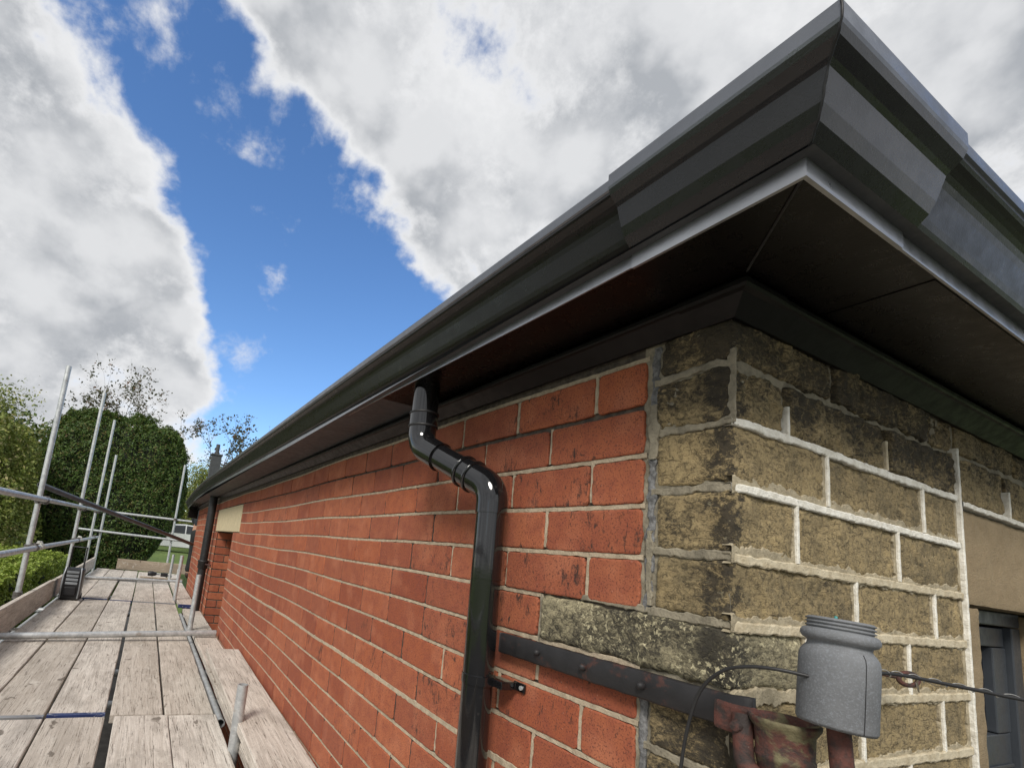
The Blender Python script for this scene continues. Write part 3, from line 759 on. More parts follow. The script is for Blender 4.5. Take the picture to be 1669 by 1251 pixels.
# ---- downpipes
P = [Vector(p) for p in ((-.120, .728, 2.850), (-.120, .728, 2.650), (-.058, .480, 2.527), (-.058, .478, .15))]
def bend(a, b_, c, r, n=10):
    d1 = (a-b_).normalized(); d2 = (c-b_).normalized(); p0 = b_+d1*r; p2 = b_+d2*r
    return [p0.lerp(b_, t).lerp(b_.lerp(p2, t), t) for t in [i/n for i in range(n+1)]]
RP = .0345
mb = MB(); e2 = bend(P[1], P[2], P[3], .036); mb.tube([P[2]+(P[3]-P[2]).normalized()*.052, P[3]], RP-.0015, 40, False); DP = mb.build('downpipe', M_PLAS, B)
mb = MB(); e1 = bend(P[0], P[1], P[2], .038); d12 = (P[2]-P[1]).normalized()
mb.tube([P[1]+Vector((0, 0, .09))]+e1+[P[1]+d12*.085], RP+.0028, 40); mb.tube([P[1]+d12*.085, P[1]+d12*.087], RP+.0035, 40); mb.build('elbow', M_PLAS, DP)
mb = MB(); mb.tube([P[0], P[1]+Vector((0, 0, .07))], RP+.0012, 40, False); mb.build('outlet_pipe', M_PLAS, DP)
mb = MB(); mb.tube([P[1]+d12*.08, P[2]-d12*.06], RP-.0015, 40, False); mb.build('offset_pipe', M_PLAS, DP)
mb = MB(); mb.tube([P[2]-d12*.10, P[2]-d12*.06]+e2+[P[2]-Vector((0, 0, .058))], RP+.001, 40); mb.build('elbow', M_PLAS, DP)
RP += .002
for (q, dd) in ((P[1]+Vector((0, 0, .088)), Vector((0, 0, 1))), (P[1]+Vector((0, 0, .052)), Vector((0, 0, 1))), (P[2]-d12*.100, d12), (P[2]-d12*.066, d12)):
    mb = MB(); mb.tube([q-dd*.0035, q-dd*.002, q+dd*.002, q+dd*.0035], [RP+.001, RP+.0038, RP+.0038, RP+.001], 40); mb.build('socket_ring', M_RUBBER if dd.z == 1 else M_PLAS, DP)
mb = MB(); mb.tube([P[1]+Vector((0, 0, .052)), P[1]+Vector((0, 0, .088))], RP+.0018, 40); mb.build('socket', M_PLAS, DP); RP -= .002
def pipe_clip(px_, py_, z_, parent, rp, m=M_PLAS, far=False):
    mb = MB(); mb.tube([(px_, py_, z_-.009), (px_, py_, z_+.009)], rp+.0028, 40)
    mb.box((px_+.012, py_-rp-.030, z_-.008), (px_+.046, py_-rp+.020, z_+.008), .002)
    mb.box((-.0055, py_-rp-.052, z_-.009), (-.001, py_-rp-.018, z_+.009), .002)
    mb.box((-.012, py_-rp-.030, z_-.008), (-.001, py_-rp-.022, z_+.008), .002)
    c = mb.build('pipe_clip', m, parent)
    mb = MB(); mb.tube([(-.0050, py_-rp-.043, z_), (-.0085, py_-rp-.043, z_)], .0045, 12); mb.build('clip_screw', M_GALV, c)
pipe_clip(-.058, .478, 2.117, DP, RP-.0015)
mb = MB(); mb.tube([(-.058, .478, 2.325), (-.058, .478, 2.328)], RP-.0008, 40); mb.build('pipe_mark', M_PLAS, DP)
# second, older pipe by the far doorway
mb = MB(); mb.tube([(-.075, 6.02, 2.84), (-.075, 6.02, .15)], .047, 24, False); D2 = mb.build('old_downpipe', M_IRONP, B)
for z_ in (2.02, 1.1):
    mb = MB(); mb.tube([(-.075, 6.02, z_-.075), (-.075, 6.02, z_-.07), (-.075, 6.02, z_+.0), (-.075, 6.02, z_+.005), (-.075, 6.02, z_+.02), (-.075, 6.02, z_+.025)], [.05, .059, .059, .065, .065, .05], 24)
    c = mb.build('pipe_collar', M_IRONP, D2)
    mb = MB(); mb.tube([(-.05, 5.96, z_-.02), (-.012, 5.86, z_-.02), (-.004, 5.84, z_-.02)], .009, 8); mb.build('pipe_clip', M_RUST, c)

# ------------------------------------------------------------------ iron strap, swan neck, insulator cover, cables
M_IRONR = mat('charcoal_iron_with_rust', b_paint((.026, .025, .027), .6, .2, .9, 90, .4, dirt=((.085, .035, .026), 22, .56, .85)))
BK = empty('iron_bracket', (-.012, .0, 2.20), 'rusty black iron strap with swan neck bolted along the wall corner', 'bracket')
mb = MB(); n = 60; vs = []
for i in range(n+1):
    y = .465-.50*i/n; t = (.465-y)/.465; q_ = max(0, -y)/.11; zc = 2.195 + .006*min(1, t) + .024*q_
    x = -.0135 + (.003*nz(y*30, 0, 0)) + .008*q_; hh = .0205*(1-.62*q_)
    for (dx_, dz_) in ((.004, -hh), (-.005, -hh), (-.007, -hh+.003), (-.007, hh-.003), (-.005, hh), (.004, hh)):
        vs.append((x+dx_, y, zc+dz_+.0012*nz(y*50, dz_*99, 2)))
fs = [(i*6+k, i*6+(k+1) % 6, (i+1)*6+(k+1) % 6, (i+1)*6+k) for i in range(n) for k in range(6)]+[tuple(range(6)), tuple(range(6*n, 6*n+6))]
mb.smooth = True; mb.add(vs, fs); mb.smooth = False; mb.build('strap', M_IRONR, BK)
for y in (.345, .232, .118):
    mb = MB(); mb.lathe([(0, .010), (.003, .0098), (.0055, .007), (.0062, .003), (.0062, 0)], Matrix.Translation((-.020, y, 2.199)) @ Matrix.Rotation(-math.pi/2, 4, 'Y'), 14); mb.build('rivet', M_IRONR, BK)
q0, q1, q2, q3 = Vector((-.024, -.028, 2.205)), Vector((-.030, -.034, 2.138)), Vector((-.006, -.124, 2.140)), Vector((-.006, -.119, 2.228))
mb = MB(); mb.tube([q0]+bend(q0, q1, q2, .022)+bend(q1, q2, q3, .024)+[q3], .0108, 20)
mb.build('swan_neck', M_RUST, BK)
M_CUP = mat('rusty_mossy_cup', lambda t: (b_rust(t), t.set('Base Color', t.mix(t.mr(t.noise(t.obj, 26, 4, .6, .5), .47, .58), t.b.inputs['Base Color'].links[0].from_socket, t.mix(t.noise(t.obj, 140, 5, .75), (.05, .045, .022), (.22, .19, .10))))))
mb = MB(); mb.lathe([(0, 2.133), (.012, 2.134), (.021, 2.140), (.0265, 2.150), (.0285, 2.162), (.0300, 2.1645), (.0300, 2.1675), (.0288, 2.170), (.0300, 2.196), (.0345, 2.203), (.0362, 2.2065), (.0362, 2.2095), (.0335, 2.2105), (.0290, 2.2060), (.0285, 2.170), (0, 2.165)], Matrix.Translation((-.006, -.066, 0)), 40); mb.build('drip_cup', M_CUP, BK)
mb = MB(); mb.box((-.0225, -.040, 2.176), (-.0045, .010, 2.214), .006); mb.build('clamp_plate', M_RUST, BK)
mb = MB(); mb.tube([(-.0185, -.076, 2.1388), (-.0165, -.083, 2.139)], .0128, 20); mb.build('wire_band', M_CABLE, BK)
mb = MB(); mb.lathe([(0, .012), (.006, .011), (.008, .004), (.008, 0)], Matrix.Translation((-.029, -.028, 2.19)) @ Matrix.Rotation(-math.pi/2, 4, 'Y'), 10, False); mb.build('bolt', M_RUST, BK)

IN = empty('insulator_cover', (.0, -.118, 2.215), 'grey bottle shaped insulator cover with threaded open neck on the rusty bracket', 'insulator')
MI = Matrix.Translation((-.0105, -.119, 2.219)) @ Matrix.Rotation(R(4), 4, Vector((.4, .9, 0)).normalized()) @ Matrix.Scale(.905, 4)
mb = MB()
mb.lathe([(.034, .004), (.0375, .0), (.0392, .004), (.0395, .06), (.0393, .080), (.0380, .087), (.0345, .0925), (.0320, .0955), (.0312, .0985), (.0322, .1010), (.0365, .1030), (.0388, .1070), (.0388, .1110), (.0370, .1145), (.0345, .1160)], MI, 56)
mb.lathe([(.034, .004), (.034, .05), (0, .052)], MI, 56); ib = mb.build('cover_body', M_POLY, IN)
pr3 = [(.0345, .1160)]
for i in range(3): z_ = .1165+i*.0045; pr3 += [(.0322, z_), (.0322, z_+.0012), (.0342, z_+.0020), (.0344, z_+.0032), (.0324, z_+.0042)]
pr3 += [(.0320, .1305), (.0295, .1308), (.0290, .118), (.0, .116)]
mb = MB(); mb.lathe(pr3, MI, 56); mb.build('threaded_neck', M_POLY, IN)
an = R(-118); mb = MB(); mb.tube([MI @ Vector((math.cos(an)*q_, math.sin(an)*q_, z_)) for q_, z_ in ((.0393, .002), (.0397, .02), (.0397, .055), (.0395, .080), (.0382, .087), (.0350, .0925))], .0004, 6); mb.build('seam_line', M_RUBBER, IN)
mb = MB(); mb.lathe([(0, .1350), (.0015, .1345), (.002, .132), (.002, .116)], MI @ Matrix.Translation((.004, .006, 0)), 12); mb.build('tip_bolt', M_TEAL, IN)
def cable(name, pts, r, m, label, cat, seg=10):
    pts = [Vector(p) for p in pts]; out = []
    for i in range(len(pts)-1):
        p0 = pts[max(0, i-1)]; p1 = pts[i]; p2 = pts[i+1]; p3 = pts[min(len(pts)-1, i+2)]
        for k in range(8):
            t = k/8; out.append(.5*((2*p1)+(p2-p0)*t+(2*p0-5*p1+4*p2-p3)*t*t+(3*p1-p0-3*p2+p3)*t**3))
    out.append(pts[-1]); mb = MB(); mb.tube(out, r, seg); o = mb.build(name, m)
    if label: tag(o, label, cat)
    return o, out
cable('cable', [(-.036, -.112, 2.270), (-.055, -.085, 2.272), (-.062, -.055, 2.268), (-.062, -.025, 2.255), (-.058, .003, 2.225), (-.055, .020, 2.180), (-.053, .030, 2.130), (-.051, .036, 2.07), (-.05, .038, 1.9), (-.045, .04, 1.6)], .0022, M_CABLE, 'black cable curving down from the left side of the grey cover', 'cable')
oc, path = cable('service_cable', [(.036, -.10, 2.268), (.075, -.09, 2.268), (.12, -.095, 2.272), (.17, -.11, 2.274), (.24, -.15, 2.268), (.34, -.22, 2.262), (.6, -.45, 2.27), (1.6, -1.4, 2.42), (4.2, -4.2, 3.1)], .0024, M_CABLE, 'black overhead cable leading off to the right from the grey cover', 'cable')
# silver binding wire twisted round it
hel = []; N_ = 260
for i in range(N_):
    t = i/(N_-1); s_ = 16+t*26; k = int(s_); f_ = s_-k; p = path[k].lerp(path[k+1], f_); a = t*64; rr = .0036 + (.004*max(0, .35-t))
    hel.append(p+Vector((math.sin(a)*rr*.6, -math.sin(a)*rr*.6, math.cos(a)*rr)))
mb = MB(); mb.tube(hel, .0007, 6); tag(mb.build('binding_wire', M_WIRE), 'thin silver wire twisted around the overhead cable', 'wire')
HK = empty('hook_eye', (.36, 0, 2.25), 'rusty screw eye fixed in the stone wall right of the cover', 'hook')
ctr = Vector((.385, -.045, 2.252)); ring = [ctr+Vector((math.cos(a)*.016, -math.cos(a)*.006, math.sin(a)*.0095)) for a in [2*math.pi*i/24 for i in range(25)]]
mb = MB(); mb.tube(ring, .0035, 10); mb.build('eye', M_RUST, HK)
mb = MB(); mb.tube([(.345, .004, 2.256), (.371, -.040, 2.253)], .003, 8); mb.tube([(.350, -.004, 2.2555), (.351, -.006, 2.2555)], .0075, 8); mb.build('shank', M_RUST, HK)
cable('tie_wire', [(.395, -.05, 2.248), (.36, -.065, 2.238), (.30, -.085, 2.262), (.25, -.12, 2.262), (.22, -.135, 2.268)], .0008, M_WIRE, 'loose thin wire loop between the rusty eye and the overhead cable', 'wire', 6)

# ------------------------------------------------------------------ scaffold frame
SC = empty('scaffold', (-.95, 5, 0), 'galvanised steel tube scaffold along the brick wall, posts rails and clamps', 'scaffold')
RT = .0242
def ttube(name, a, b_, m=M_GALV, r=RT):
    mb = MB(); mb.tube([a, b_], r, 20, True, .82); return mb.build(name, m, SC)
posts = [(-1.70, 5.16, 3.81, .010), (-1.70, 8.25, 4.33, .015), (-1.70, 10.68, 4.38, .03), (-1.62, 11.66, 3.81, .02)]
for (x, y, zt_, ln) in posts: ttube('standard', (x, y-ln, 0), (x, y+ln*2, zt_))
ttube('standard', (-.235, 11.66, 0), (-.228, 11.66, 3.84))
ttube('standard', (-1.70, .6, 0), (-1.70, .6, 1.2))
for (x, y, zt_) in ((-.235, 1.96, 1.70), (-.228, 4.72, 1.965), (-.255, 7.05, 2.03), (-.222, 9.9, 1.91)): ttube('inner_standard', (x-.004, y, 0), (x+.003, y+.02, zt_))
ttube('guard_rail', (-1.645, -2.2, 2.40), (-1.645, 11.0, 2.575)); ttube('guard_rail', (-1.645, -2.2, 2.05), (-1.645, 11.5, 2.045))
ttube('end_rail', (-1.72, 11.71, 2.590), (.62, 11.71, 2.600)); ttube('end_rail', (-2.02, 11.61, 2.172), (.0, 11.61, 2.150))
ttube('brace', (-1.745, 5.32, 2.640), (-.03, 8.6, 2.165), M_DARKM, .027)
ttube('transom', (-1.59, 4.12, 1.459), (-.035, 4.40, 1.492)); ttube('transom', (-1.52, 9.05, 1.450), (-.03, 9.45, 1.462))
for y in (1.6, 2.9, 3.6, 6.2, 7.6, 10.2): ttube('transom', (-1.85, y, 1.340), (-.03, y, 1.340))
ttube('ledger', (-1.66, -2, 1.288), (-1.66, 11.9, 1.288)); ttube('ledger', (-.29, -2, 1.288), (-.29, 11.9, 1.288))
ttube('inner_ledger', (-.222, 2.45, 1.375), (-.222, 6.1, 1.375))
M_CLAMP = mat('worn_clamp_steel', b_paint((.16, .15, .14), .55, .4, .6, 120, .3, dirt=((.05, .035, .03), 40, .5, .8)))
def coupler(p, axis_a, axis_b, m=None):
    m = m or M_CLAMP
    p = Vector(p); a = Vector(axis_a).normalized(); b_ = Vector(axis_b).normalized(); o = a.cross(b_).normalized()
    mb = MB(); mb.tube([p-a*.028, p+a*.028], .0335, 16); q = p + o*.052
    mb.tube([q-b_*.028, q+b_*.028], .0335, 16); mid = p+o*.026
    Mx = Matrix((( a.x, b_.x, o.x, mid.x), (a.y, b_.y, o.y, mid.y), (a.z, b_.z, o.z, mid.z), (0, 0, 0, 1)))
    mb.box((-.031, -.031, -.014), (.031, .031, .014), .003, Mx)
    for (s_, c_, d_) in ((p, a, b_), (q, b_, a)):
        mb.tube([s_+d_*.030-o*.006, s_+d_*.044-o*.006], .008, 8); mb.tube([s_+d_*.034+o*.0-c_*.02, s_+d_*.034+c_*.02], .010, 8)
        mb.tube([s_+d_*.040-o*.03, s_+d_*.040+o*.03], .0055, 8)
    return mb.build('coupler', m, SC)
for (x, y, zt_, ln) in posts[:3]:
    coupler((x, y+ln, 2.475+.0105*(y-4)), (0, 0, 1), (0, -1, 0)) if y < 11 else None
    coupler((x, y+ln, 2.047), (0, 0, 1), (0, -1, 0)); coupler((x+.004, y, 1.288), (0, 0, 1), (0, -1, 0))
    coupler((x, y-.02, 1.62), (0, 0, 1), (1, 0, 0)) if y < 6 else None
coupler((-.232, 11.66, 2.597), (0, 0, 1), (1, 0, 0)); coupler((-.232, 11.66, 2.155), (0, 0, 1), (1, 0, 0)); coupler((-1.62, 11.66, 2.592), (0, 0, 1), (1, 0, 0)); coupler((-1.62, 11.66, 2.170), (0, 0, 1), (1, 0, 0))
for y in (5.32, 8.48): # sleeve couplers and pale packing on the rails
    mb = MB(); z_ = 2.05; mb.tube([(-1.645, y+.02, z_), (-1.645, y+.17, z_)], .030, 16); mb.tube([(-1.645, y+.03, z_+.034), (-1.645, y+.15, z_+.034)], .010, 8)
    for k in range(7): mb.box((-1.69+random.uniform(0, .05), y+.02+k*.02, z_+.015), (-1.66+random.uniform(0, .05), y+.04+k*.02, z_+random.uniform(.03, .06)), .003)
    mb.build('sleeve_coupler', mat('pale_clamp', b_paint((.60, .60, .55), .6, 0, .6, 90, .3)), SC)

# ------------------------------------------------------------------ boards
def board(y0, y1, xc, width, zt_, label, group, ends=(None, None), tilt=0, roll=0, th=.038, rot=0):
    L = y1-y0; o = None; mb = MB(); n = max(8, int(L/.12)); vs = []; sd = random.random()*99
    prof = [(-.5, 0, .002), (-.5, -1, .0), (.5, -1, 0), (.5, 0, .002), (.488, 0, 0), (0, 0, 0), (-.488, 0, 0)]
    P_ = [(-.5*width, -.003), (-.5*width, -th), (.5*width, -th), (.5*width, -.003), (.5*width-.004, 0), (.17*width, 0), (-.17*width, 0), (-.5*width+.004, 0)]
    for i in range(n+1):
        t = i/n; y = -L/2+L*t; wob = .0025*nz(y*1.5, sd, 0); wz = .002*nz(y*1.2, sd, 5)
        for j, (px_, pz_) in enumerate(P_):
            e_ = .0016*nz(y*9, j*3+sd, 2); vs.append((px_+wob+(e_ if abs(px_) > .4*width else 0), y + (.002*nz(px_*40, sd, 3) if i in (0, n) else 0), pz_+wz+e_*.5-.012*(px_*px_)))
    k = len(P_)
    mb.add(vs, [(i*k+j, i*k+(j+1) % k, (i+1)*k+(j+1) % k, (i+1)*k+j) for i in range(n) for j in range(k)]+[tuple(range(k)), tuple(range(n*k, n*k+k))])
    yc = (y0+y1)/2
    o = mb.build('scaffold_board', M_BOARD); o.location = (xc, yc, zt_); o.rotation_euler = (tilt, roll, rot); tag(o, label, 'board', group)
    for (s_, m_) in ((-1, ends[0]), (1, ends[1])):
        if m_ is None: continue
        mb = MB(); ye = s_*L/2
        lo_, hi_ = sorted((ye+s_*.002, ye-s_*.030)); mb.box((-.5*width-.0022, lo_, -th-.002), (.5*width+.0022, hi_, .0018), .001)
        e_ = mb.build('end_band', m_, None); e_.parent = o
    return o
ordn = ['first', 'second', 'third', 'fourth', 'fifth']
bays = [('nearest bay', -1.45, 2.445, [-.368, -.612, -.898, -1.155, -1.412], [.235, .243, .246, .25, .25], 1.425, ('N', 'N')),
        ('second bay', 2.475, 6.68, [-.378, -.634, -.900, -1.160, -1.425], [.240, .243, .242, .252, .252], 1.422, ('B', 'N')),
        ('third bay', 6.715, 9.17, [-.378, -.634, -.892, -1.178, -1.434], [.243, .245, .244, .262, .23], 1.424, ('B', 'N')),
        ('farthest bay', 9.21, 11.48, [-.378, -.636, -.900, -1.165, -1.42], [.243, .246, .246, .262, .23], 1.424, ('N', 'N'))]
for (nm, y0, y1, xc_, ws, zt_, en) in bays:
    for i, (xc, wd) in enumerate(zip(xc_, ws)):
        e0 = None
        if nm == 'second bay': e0 = [None, None, M_BLUE, M_BAND, None][i]
        if nm == 'third bay': e0 = [M_BAND, M_BAND, M_BLUE, M_BLUE, M_BAND][i]
        if nm == 'farthest bay': e0 = M_BAND
        board(y0+random.uniform(-.012, .012), y1+random.uniform(-.01, .01), xc, wd, zt_+random.uniform(-.003, .003), 'weathered main deck board in the %s, %s counted from the brick wall side' % (nm, ordn[i]), 'scaffold boards laid along the main deck', (e0, None), rot=random.uniform(-.0008, .0008))
# boards between the inner posts and the wall
gI = 'inner boards against the brick wall'
board(-1.3, 2.9, -.112, .195, 1.452, 'inner scaffold board underneath the raised one nearest the viewer', gI)
board(2.92, 6.12, -.112, .190, 1.452, 'inner scaffold board beside the brick wall, crossed by the nearer tube', gI)
board(6.55, 9.0, -.125, .205, 1.440, 'inner scaffold board with blue end beyond the old black downpipe', gI, (M_BLUE, None))
board(9.03, 11.3, -.125, .205, 1.445, 'farthest inner scaffold board next to the brick wall', gI)
o = board(-.5, 3.34, -.124, .222, 1.531, 'raised scaffold board lying on the inner board against the brick wall', gI, tilt=.022)
tag(o, 'raised scaffold board propped on top of the inner boards nearest the viewer', 'board', gI)
mb = MB(); mb.box((-.20, .9, 1.45), (-.05, 1.0, 1.478), .003); tag(mb.build('timber_packer', M_BOARDX), 'short timber packer under the raised inner board', 'packer')
# toe boards on edge
def toe(a, b_, z0, z1, th, label, m):
    a, b_ = Vector(a), Vector(b_); L = (b_-a).length; mb = MB(); n = 24; vs = []; ax = 1 if abs((b_-a).y) > abs((b_-a).x) else 0
    for i in range(n+1):
        s_ = -L/2+L*i/n; w_ = .003*nz(s_, 3, L)
        for (d_, z_) in ((-th/2, z0+.003), (-th/2, z1-.004), (-th/2+.003, z1), (th/2-.003, z1), (th/2, z1-.004), (th/2, z0+.003)):
            p = [0, 0, z_-z0+.002*nz(s_*2, z_, 1)]; p[ax] = s_; p[1-ax] = d_+w_; vs.append(tuple(p))
    mb.add(vs, [(i*6+k, i*6+(k+1) % 6, (i+1)*6+(k+1) % 6, (i+1)*6+k) for i in range(n) for k in range(6)]+[tuple(range(6)), tuple(range(6*n, 6*n+6))])
    o = mb.build('toe_board', m); c = (a+b_)/2; o.location = (c.x, c.y, z0)
    d = b_-a; o.rotation_euler = (0, 0, (math.atan2(d.y, d.x)-math.pi/2) if ax == 1 else math.atan2(d.y, d.x)); return tag(o, label, 'toe board', 'toe boards edging the scaffold deck')
toe((-1.605, -1.4, 0), (-1.605, 6.3, 0), 1.43, 1.655, .038, 'long toe board on edge beside the nearest outer posts', M_BOARD)
toe((-1.610, 6.33, 0), (-1.610, 11.35, 0), 1.43, 1.642, .038, 'pale toe board on edge beyond the black case', M_BOARD)
toe((-1.20, 11.60, 0), (.30, 11.62, 0), 1.43, 1.645, .038, 'brown toe board across the far end of the deck', M_BOARDX)

# ------------------------------------------------------------------ black and silver case with its handle up
M_CB = mat('case_black', b_paint((.014, .014, .016), .42, 0, .2, 200, .3)); M_CS = mat('case_silver', b_paint((.32, .34, .36), .35, .4, .2, 200, .2))
CSx, CSy, CSz = -1.432, 6.52, 1.428
CA = empty('trolley_case', (CSx, CSy, CSz), 'black and silver case with raised tubular handle standing by the toe board', 'case')
mb = MB(); mb.box((-.105, -.06, .0), (.105, .16, .36), .03, Matrix.Translation((CSx, CSy, CSz))); mb.build('case_body', M_CB, CA)
mb = MB()
for k in range(4): mb.box((-.062, -.071, .175+k*.042), (.062, -.058, .203+k*.042), .004, Matrix.Translation((CSx, CSy, CSz)))
mb.build('front_grille', M_CS, CA)
mb = MB(); mb.box((-.06, -.078, .05), (.06, -.055, .15), .012, Matrix.Translation((CSx, CSy, CSz))); mb.build('front_pouch', M_CB, CA)
for s_ in (-1, 1):
    mb = MB(); mb.tube([(CSx+s_*.088, CSy-.07, CSz+.02), (CSx+s_*.092, CSy-.085, CSz+.12), (CSx+s_*.088, CSy-.082, CSz+.28), (CSx+s_*.078, CSy-.04, CSz+.365)], .008, 10); mb.build('corner_guard', M_CS, CA)
mb = MB(); mb.tube([(CSx-.075, CSy+.13, CSz+.30), (CSx-.075, CSy+.13, CSz+.60), (CSx+.075, CSy+.13, CSz+.60), (CSx+.075, CSy+.13, CSz+.30)], .011, 10); mb.build('handle', M_CB, CA)
for s_ in (-1, 1):
    mb = MB(); mb.lathe([(0, -.012), (.030, -.012), (.033, -.008), (.033, .008), (.030, .012), (0, .012)], Matrix.Translation((CSx+s_*.1, CSy+.14, CSz+.032)) @ Matrix.Rotation(math.pi/2, 4, 'Y'), 20); mb.build('wheel', M_RUBBER, CA)
# tools left on the far boards
DR = empty('cordless_drill', (-.46, 10.3, 1.43), 'black cordless drill lying on a board at the far end', 'drill')
mb = MB(); mb.tube([(-.60, 10.30, 1.495), (-.59, 10.30, 1.495), (-.52, 10.31, 1.495), (-.46, 10.32, 1.493), (-.44, 10.32, 1.493)], [.03, .044, .048, .036, .02], 16); mb.build('drill_body', M_CB, DR)
mb = MB(); mb.tube([(-.44, 10.32, 1.492), (-.38, 10.33, 1.49)], [.016, .013], 12); mb.build('chuck', M_CS, DR)
mb = MB(); mb.box((-.06, -.03, -.035), (.07, .03, .035), .012, Matrix.Translation((-.31, 10.33, 1.487))); mb.build('battery', M_CB, DR)
mb = MB(); mb.tube([(-.25, 10.33, 1.48), (-.16, 10.34, 1.47)], .016, 10); mb.build('drill_handle', M_CS, DR)
mb = MB(); mb.box((-.72, 10.02, 1.432), (.02, 10.12, 1.452), .003); tag(mb.build('timber_batten', M_BOARDX), 'short timber batten lying on the deck in front of the drill', 'batten')
SB = empty('sealant_tube', (-.06, 10.25, 1.44), 'white sealant tube with dark cap standing near the far end of the wall', 'tube')
mb = MB(); mb.tube([(-.06, 10.25, 1.45), (-.06, 10.25, 1.63)], .026, 14); mb.build('tube_body', mat('white_plastic', b_paint((.75, .76, .76), .4)), SB)
mb = MB(); mb.tube([(-.06, 10.25, 1.63), (-.06, 10.25, 1.66), (-.06, 10.25, 1.72)], [.02, .010, .004], 12); mb.build('nozzle', M_CB, SB)

# ------------------------------------------------------------------ person at the far end, half behind the wall
def skin_mesh(name, joints, edges, mat_, parent=None, sub=2):
    me = bpy.data.meshes.new(name); me.from_pydata([j[0] for j in joints], edges, []); o = bpy.data.objects.new(name, me); COL.objects.link(o)
    md = o.modifiers.new('skin', 'SKIN'); md.use_smooth_shade = True
    if not me.skin_vertices: me.skin_vertices.new(name='skin')
    for i, j in enumerate(joints):
        me.skin_vertices[0].data[i].radius = (j[1], j[2] if len(j) > 2 else j[1])
    me.skin_vertices[0].data[0].use_root = True
    s_ = o.modifiers.new('sub', 'SUBSURF'); s_.levels = sub; s_.render_levels = sub
    dg = bpy.context.evaluated_depsgraph_get(); ev = o.evaluated_get(dg); m2 = bpy.data.meshes.new_from_object(ev); m2.materials.clear(); m2.materials.append(mat_)
    for p in m2.polygons: p.use_smooth = True
    o.modifiers.clear(); o.data = m2
    if parent: o.parent = parent
    return o
PE = empty('person', (.16, 9.95, 1.465), 'person in dark work clothes, mostly hidden behind the far end of the brick wall', 'person')
PE.rotation_euler = (0, 0, R(-60))
M_SKIN = mat('skin', b_paint((.45, .26, .18), .5)); M_TROU = mat('dark_trousers', b_paint((.014, .018, .018), .85, 0, .6, 120, .3)); M_JACK = mat('dark_jacket', b_paint((.02, .024, .03), .8, 0, .6, 120, .3)); M_BOOT = mat('brown_boots', b_paint((.045, .024, .016), .6)); M_HAIR = mat('brown_hair', b_paint((.03, .02, .012), .7))
jt = [((0, 0, .95), .13, .10), ((0, 0, 1.15), .12, .09), ((0, .0, 1.38), .15, .10), ((0, .01, 1.48), .06), ((0, .02, 1.56), .055), ((0, .03, 1.66), .075, .09), ((0, .03, 1.73), .06, .075),
      ((.19, 0, 1.42), .055), ((.25, .02, 1.15), .042), ((.24, .14, .93), .032), ((.235, .17, .86), .03, .02),
      ((-.19, 0, 1.42), .055), ((-.25, .02, 1.15), .042), ((-.24, .14, .93), .032), ((-.235, .17, .86), .03, .02),
      ((.09, 0, .86), .085), ((.11, .02, .48), .06), ((.12, -.01, .10), .042), ((.12, .12, .045), .04, .03),
      ((-.09, 0, .86), .085), ((-.11, .02, .48), .06), ((-.12, -.01, .10), .042), ((-.12, .12, .045), .04, .03)]
ed = [(0, 1), (1, 2), (2, 3), (3, 4), (4, 5), (5, 6), (2, 7), (7, 8), (8, 9), (9, 10), (2, 11), (11, 12), (12, 13), (13, 14), (0, 15), (15, 16), (16, 17), (17, 18), (0, 19), (19, 20), (20, 21), (21, 22)]
skin_mesh('body', jt, ed, M_SKIN, PE)
g_ = 1.12
tj = [((0, 0, 1.0), .14, .11), ((0, 0, .90), .15, .115), ((.095, 0, .82), .098), ((.115, .02, .48), .078), ((.125, -.01, .12), .070), ((-.095, 0, .82), .098), ((-.115, .02, .48), .078), ((-.125, -.01, .12), .070)]
skin_mesh('trousers', tj, [(0, 1), (1, 2), (2, 3), (3, 4), (1, 5), (5, 6), (6, 7)], M_TROU, PE)
jj = [((0, 0, .96), .155, .12), ((0, 0, 1.18), .145, .11), ((0, 0, 1.40), .17, .12), ((0, .01, 1.49), .08), ((.20, 0, 1.42), .072), ((.255, .02, 1.15), .058), ((.245, .13, .95), .045), ((-.20, 0, 1.42), .072), ((-.255, .02, 1.15), .058), ((-.245, .13, .95), .045)]
skin_mesh('jacket', jj, [(0, 1), (1, 2), (2, 3), (2, 4), (4, 5), (5, 6), (2, 7), (7, 8), (8, 9)], M_JACK, PE)
for s_ in (1, -1):
    skin_mesh('boot', [((s_*.12, -.02, .14), .055), ((s_*.12, -.01, .05), .05, .048), ((s_*.12, .10, .04), .048, .038), ((s_*.12, .18, .035), .04, .03)], [(0, 1), (1, 2), (2, 3)], M_BOOT, PE)
    for k in range(5):
        c_ = Vector((s_*.235 + s_*(.0)+(k-2)*.011*1, .18, .83-.0)); ln = (.03, .055, .06, .055, .045)[k]
        if k == 0: c_ = Vector((s_*.235-.028*s_, .17, .86)); q = c_+Vector((-.02*s_, .02, -.03)); q2 = q+Vector((0, .01, -.02))
        else: q = c_+Vector((0, .008, -ln*.5)); q2 = q+Vector((0, -.006, -ln*.5))
        mb = MB(); mb.tube([c_, q, q2], [.009, .0085, .007], 8); f_ = mb.build('finger', M_SKIN, None); f_.parent = PE
skin_mesh('hair', [((0, .005, 1.70), .085, .085), ((0, .0, 1.76), .075, .08)], [(0, 1)], M_HAIR, PE)

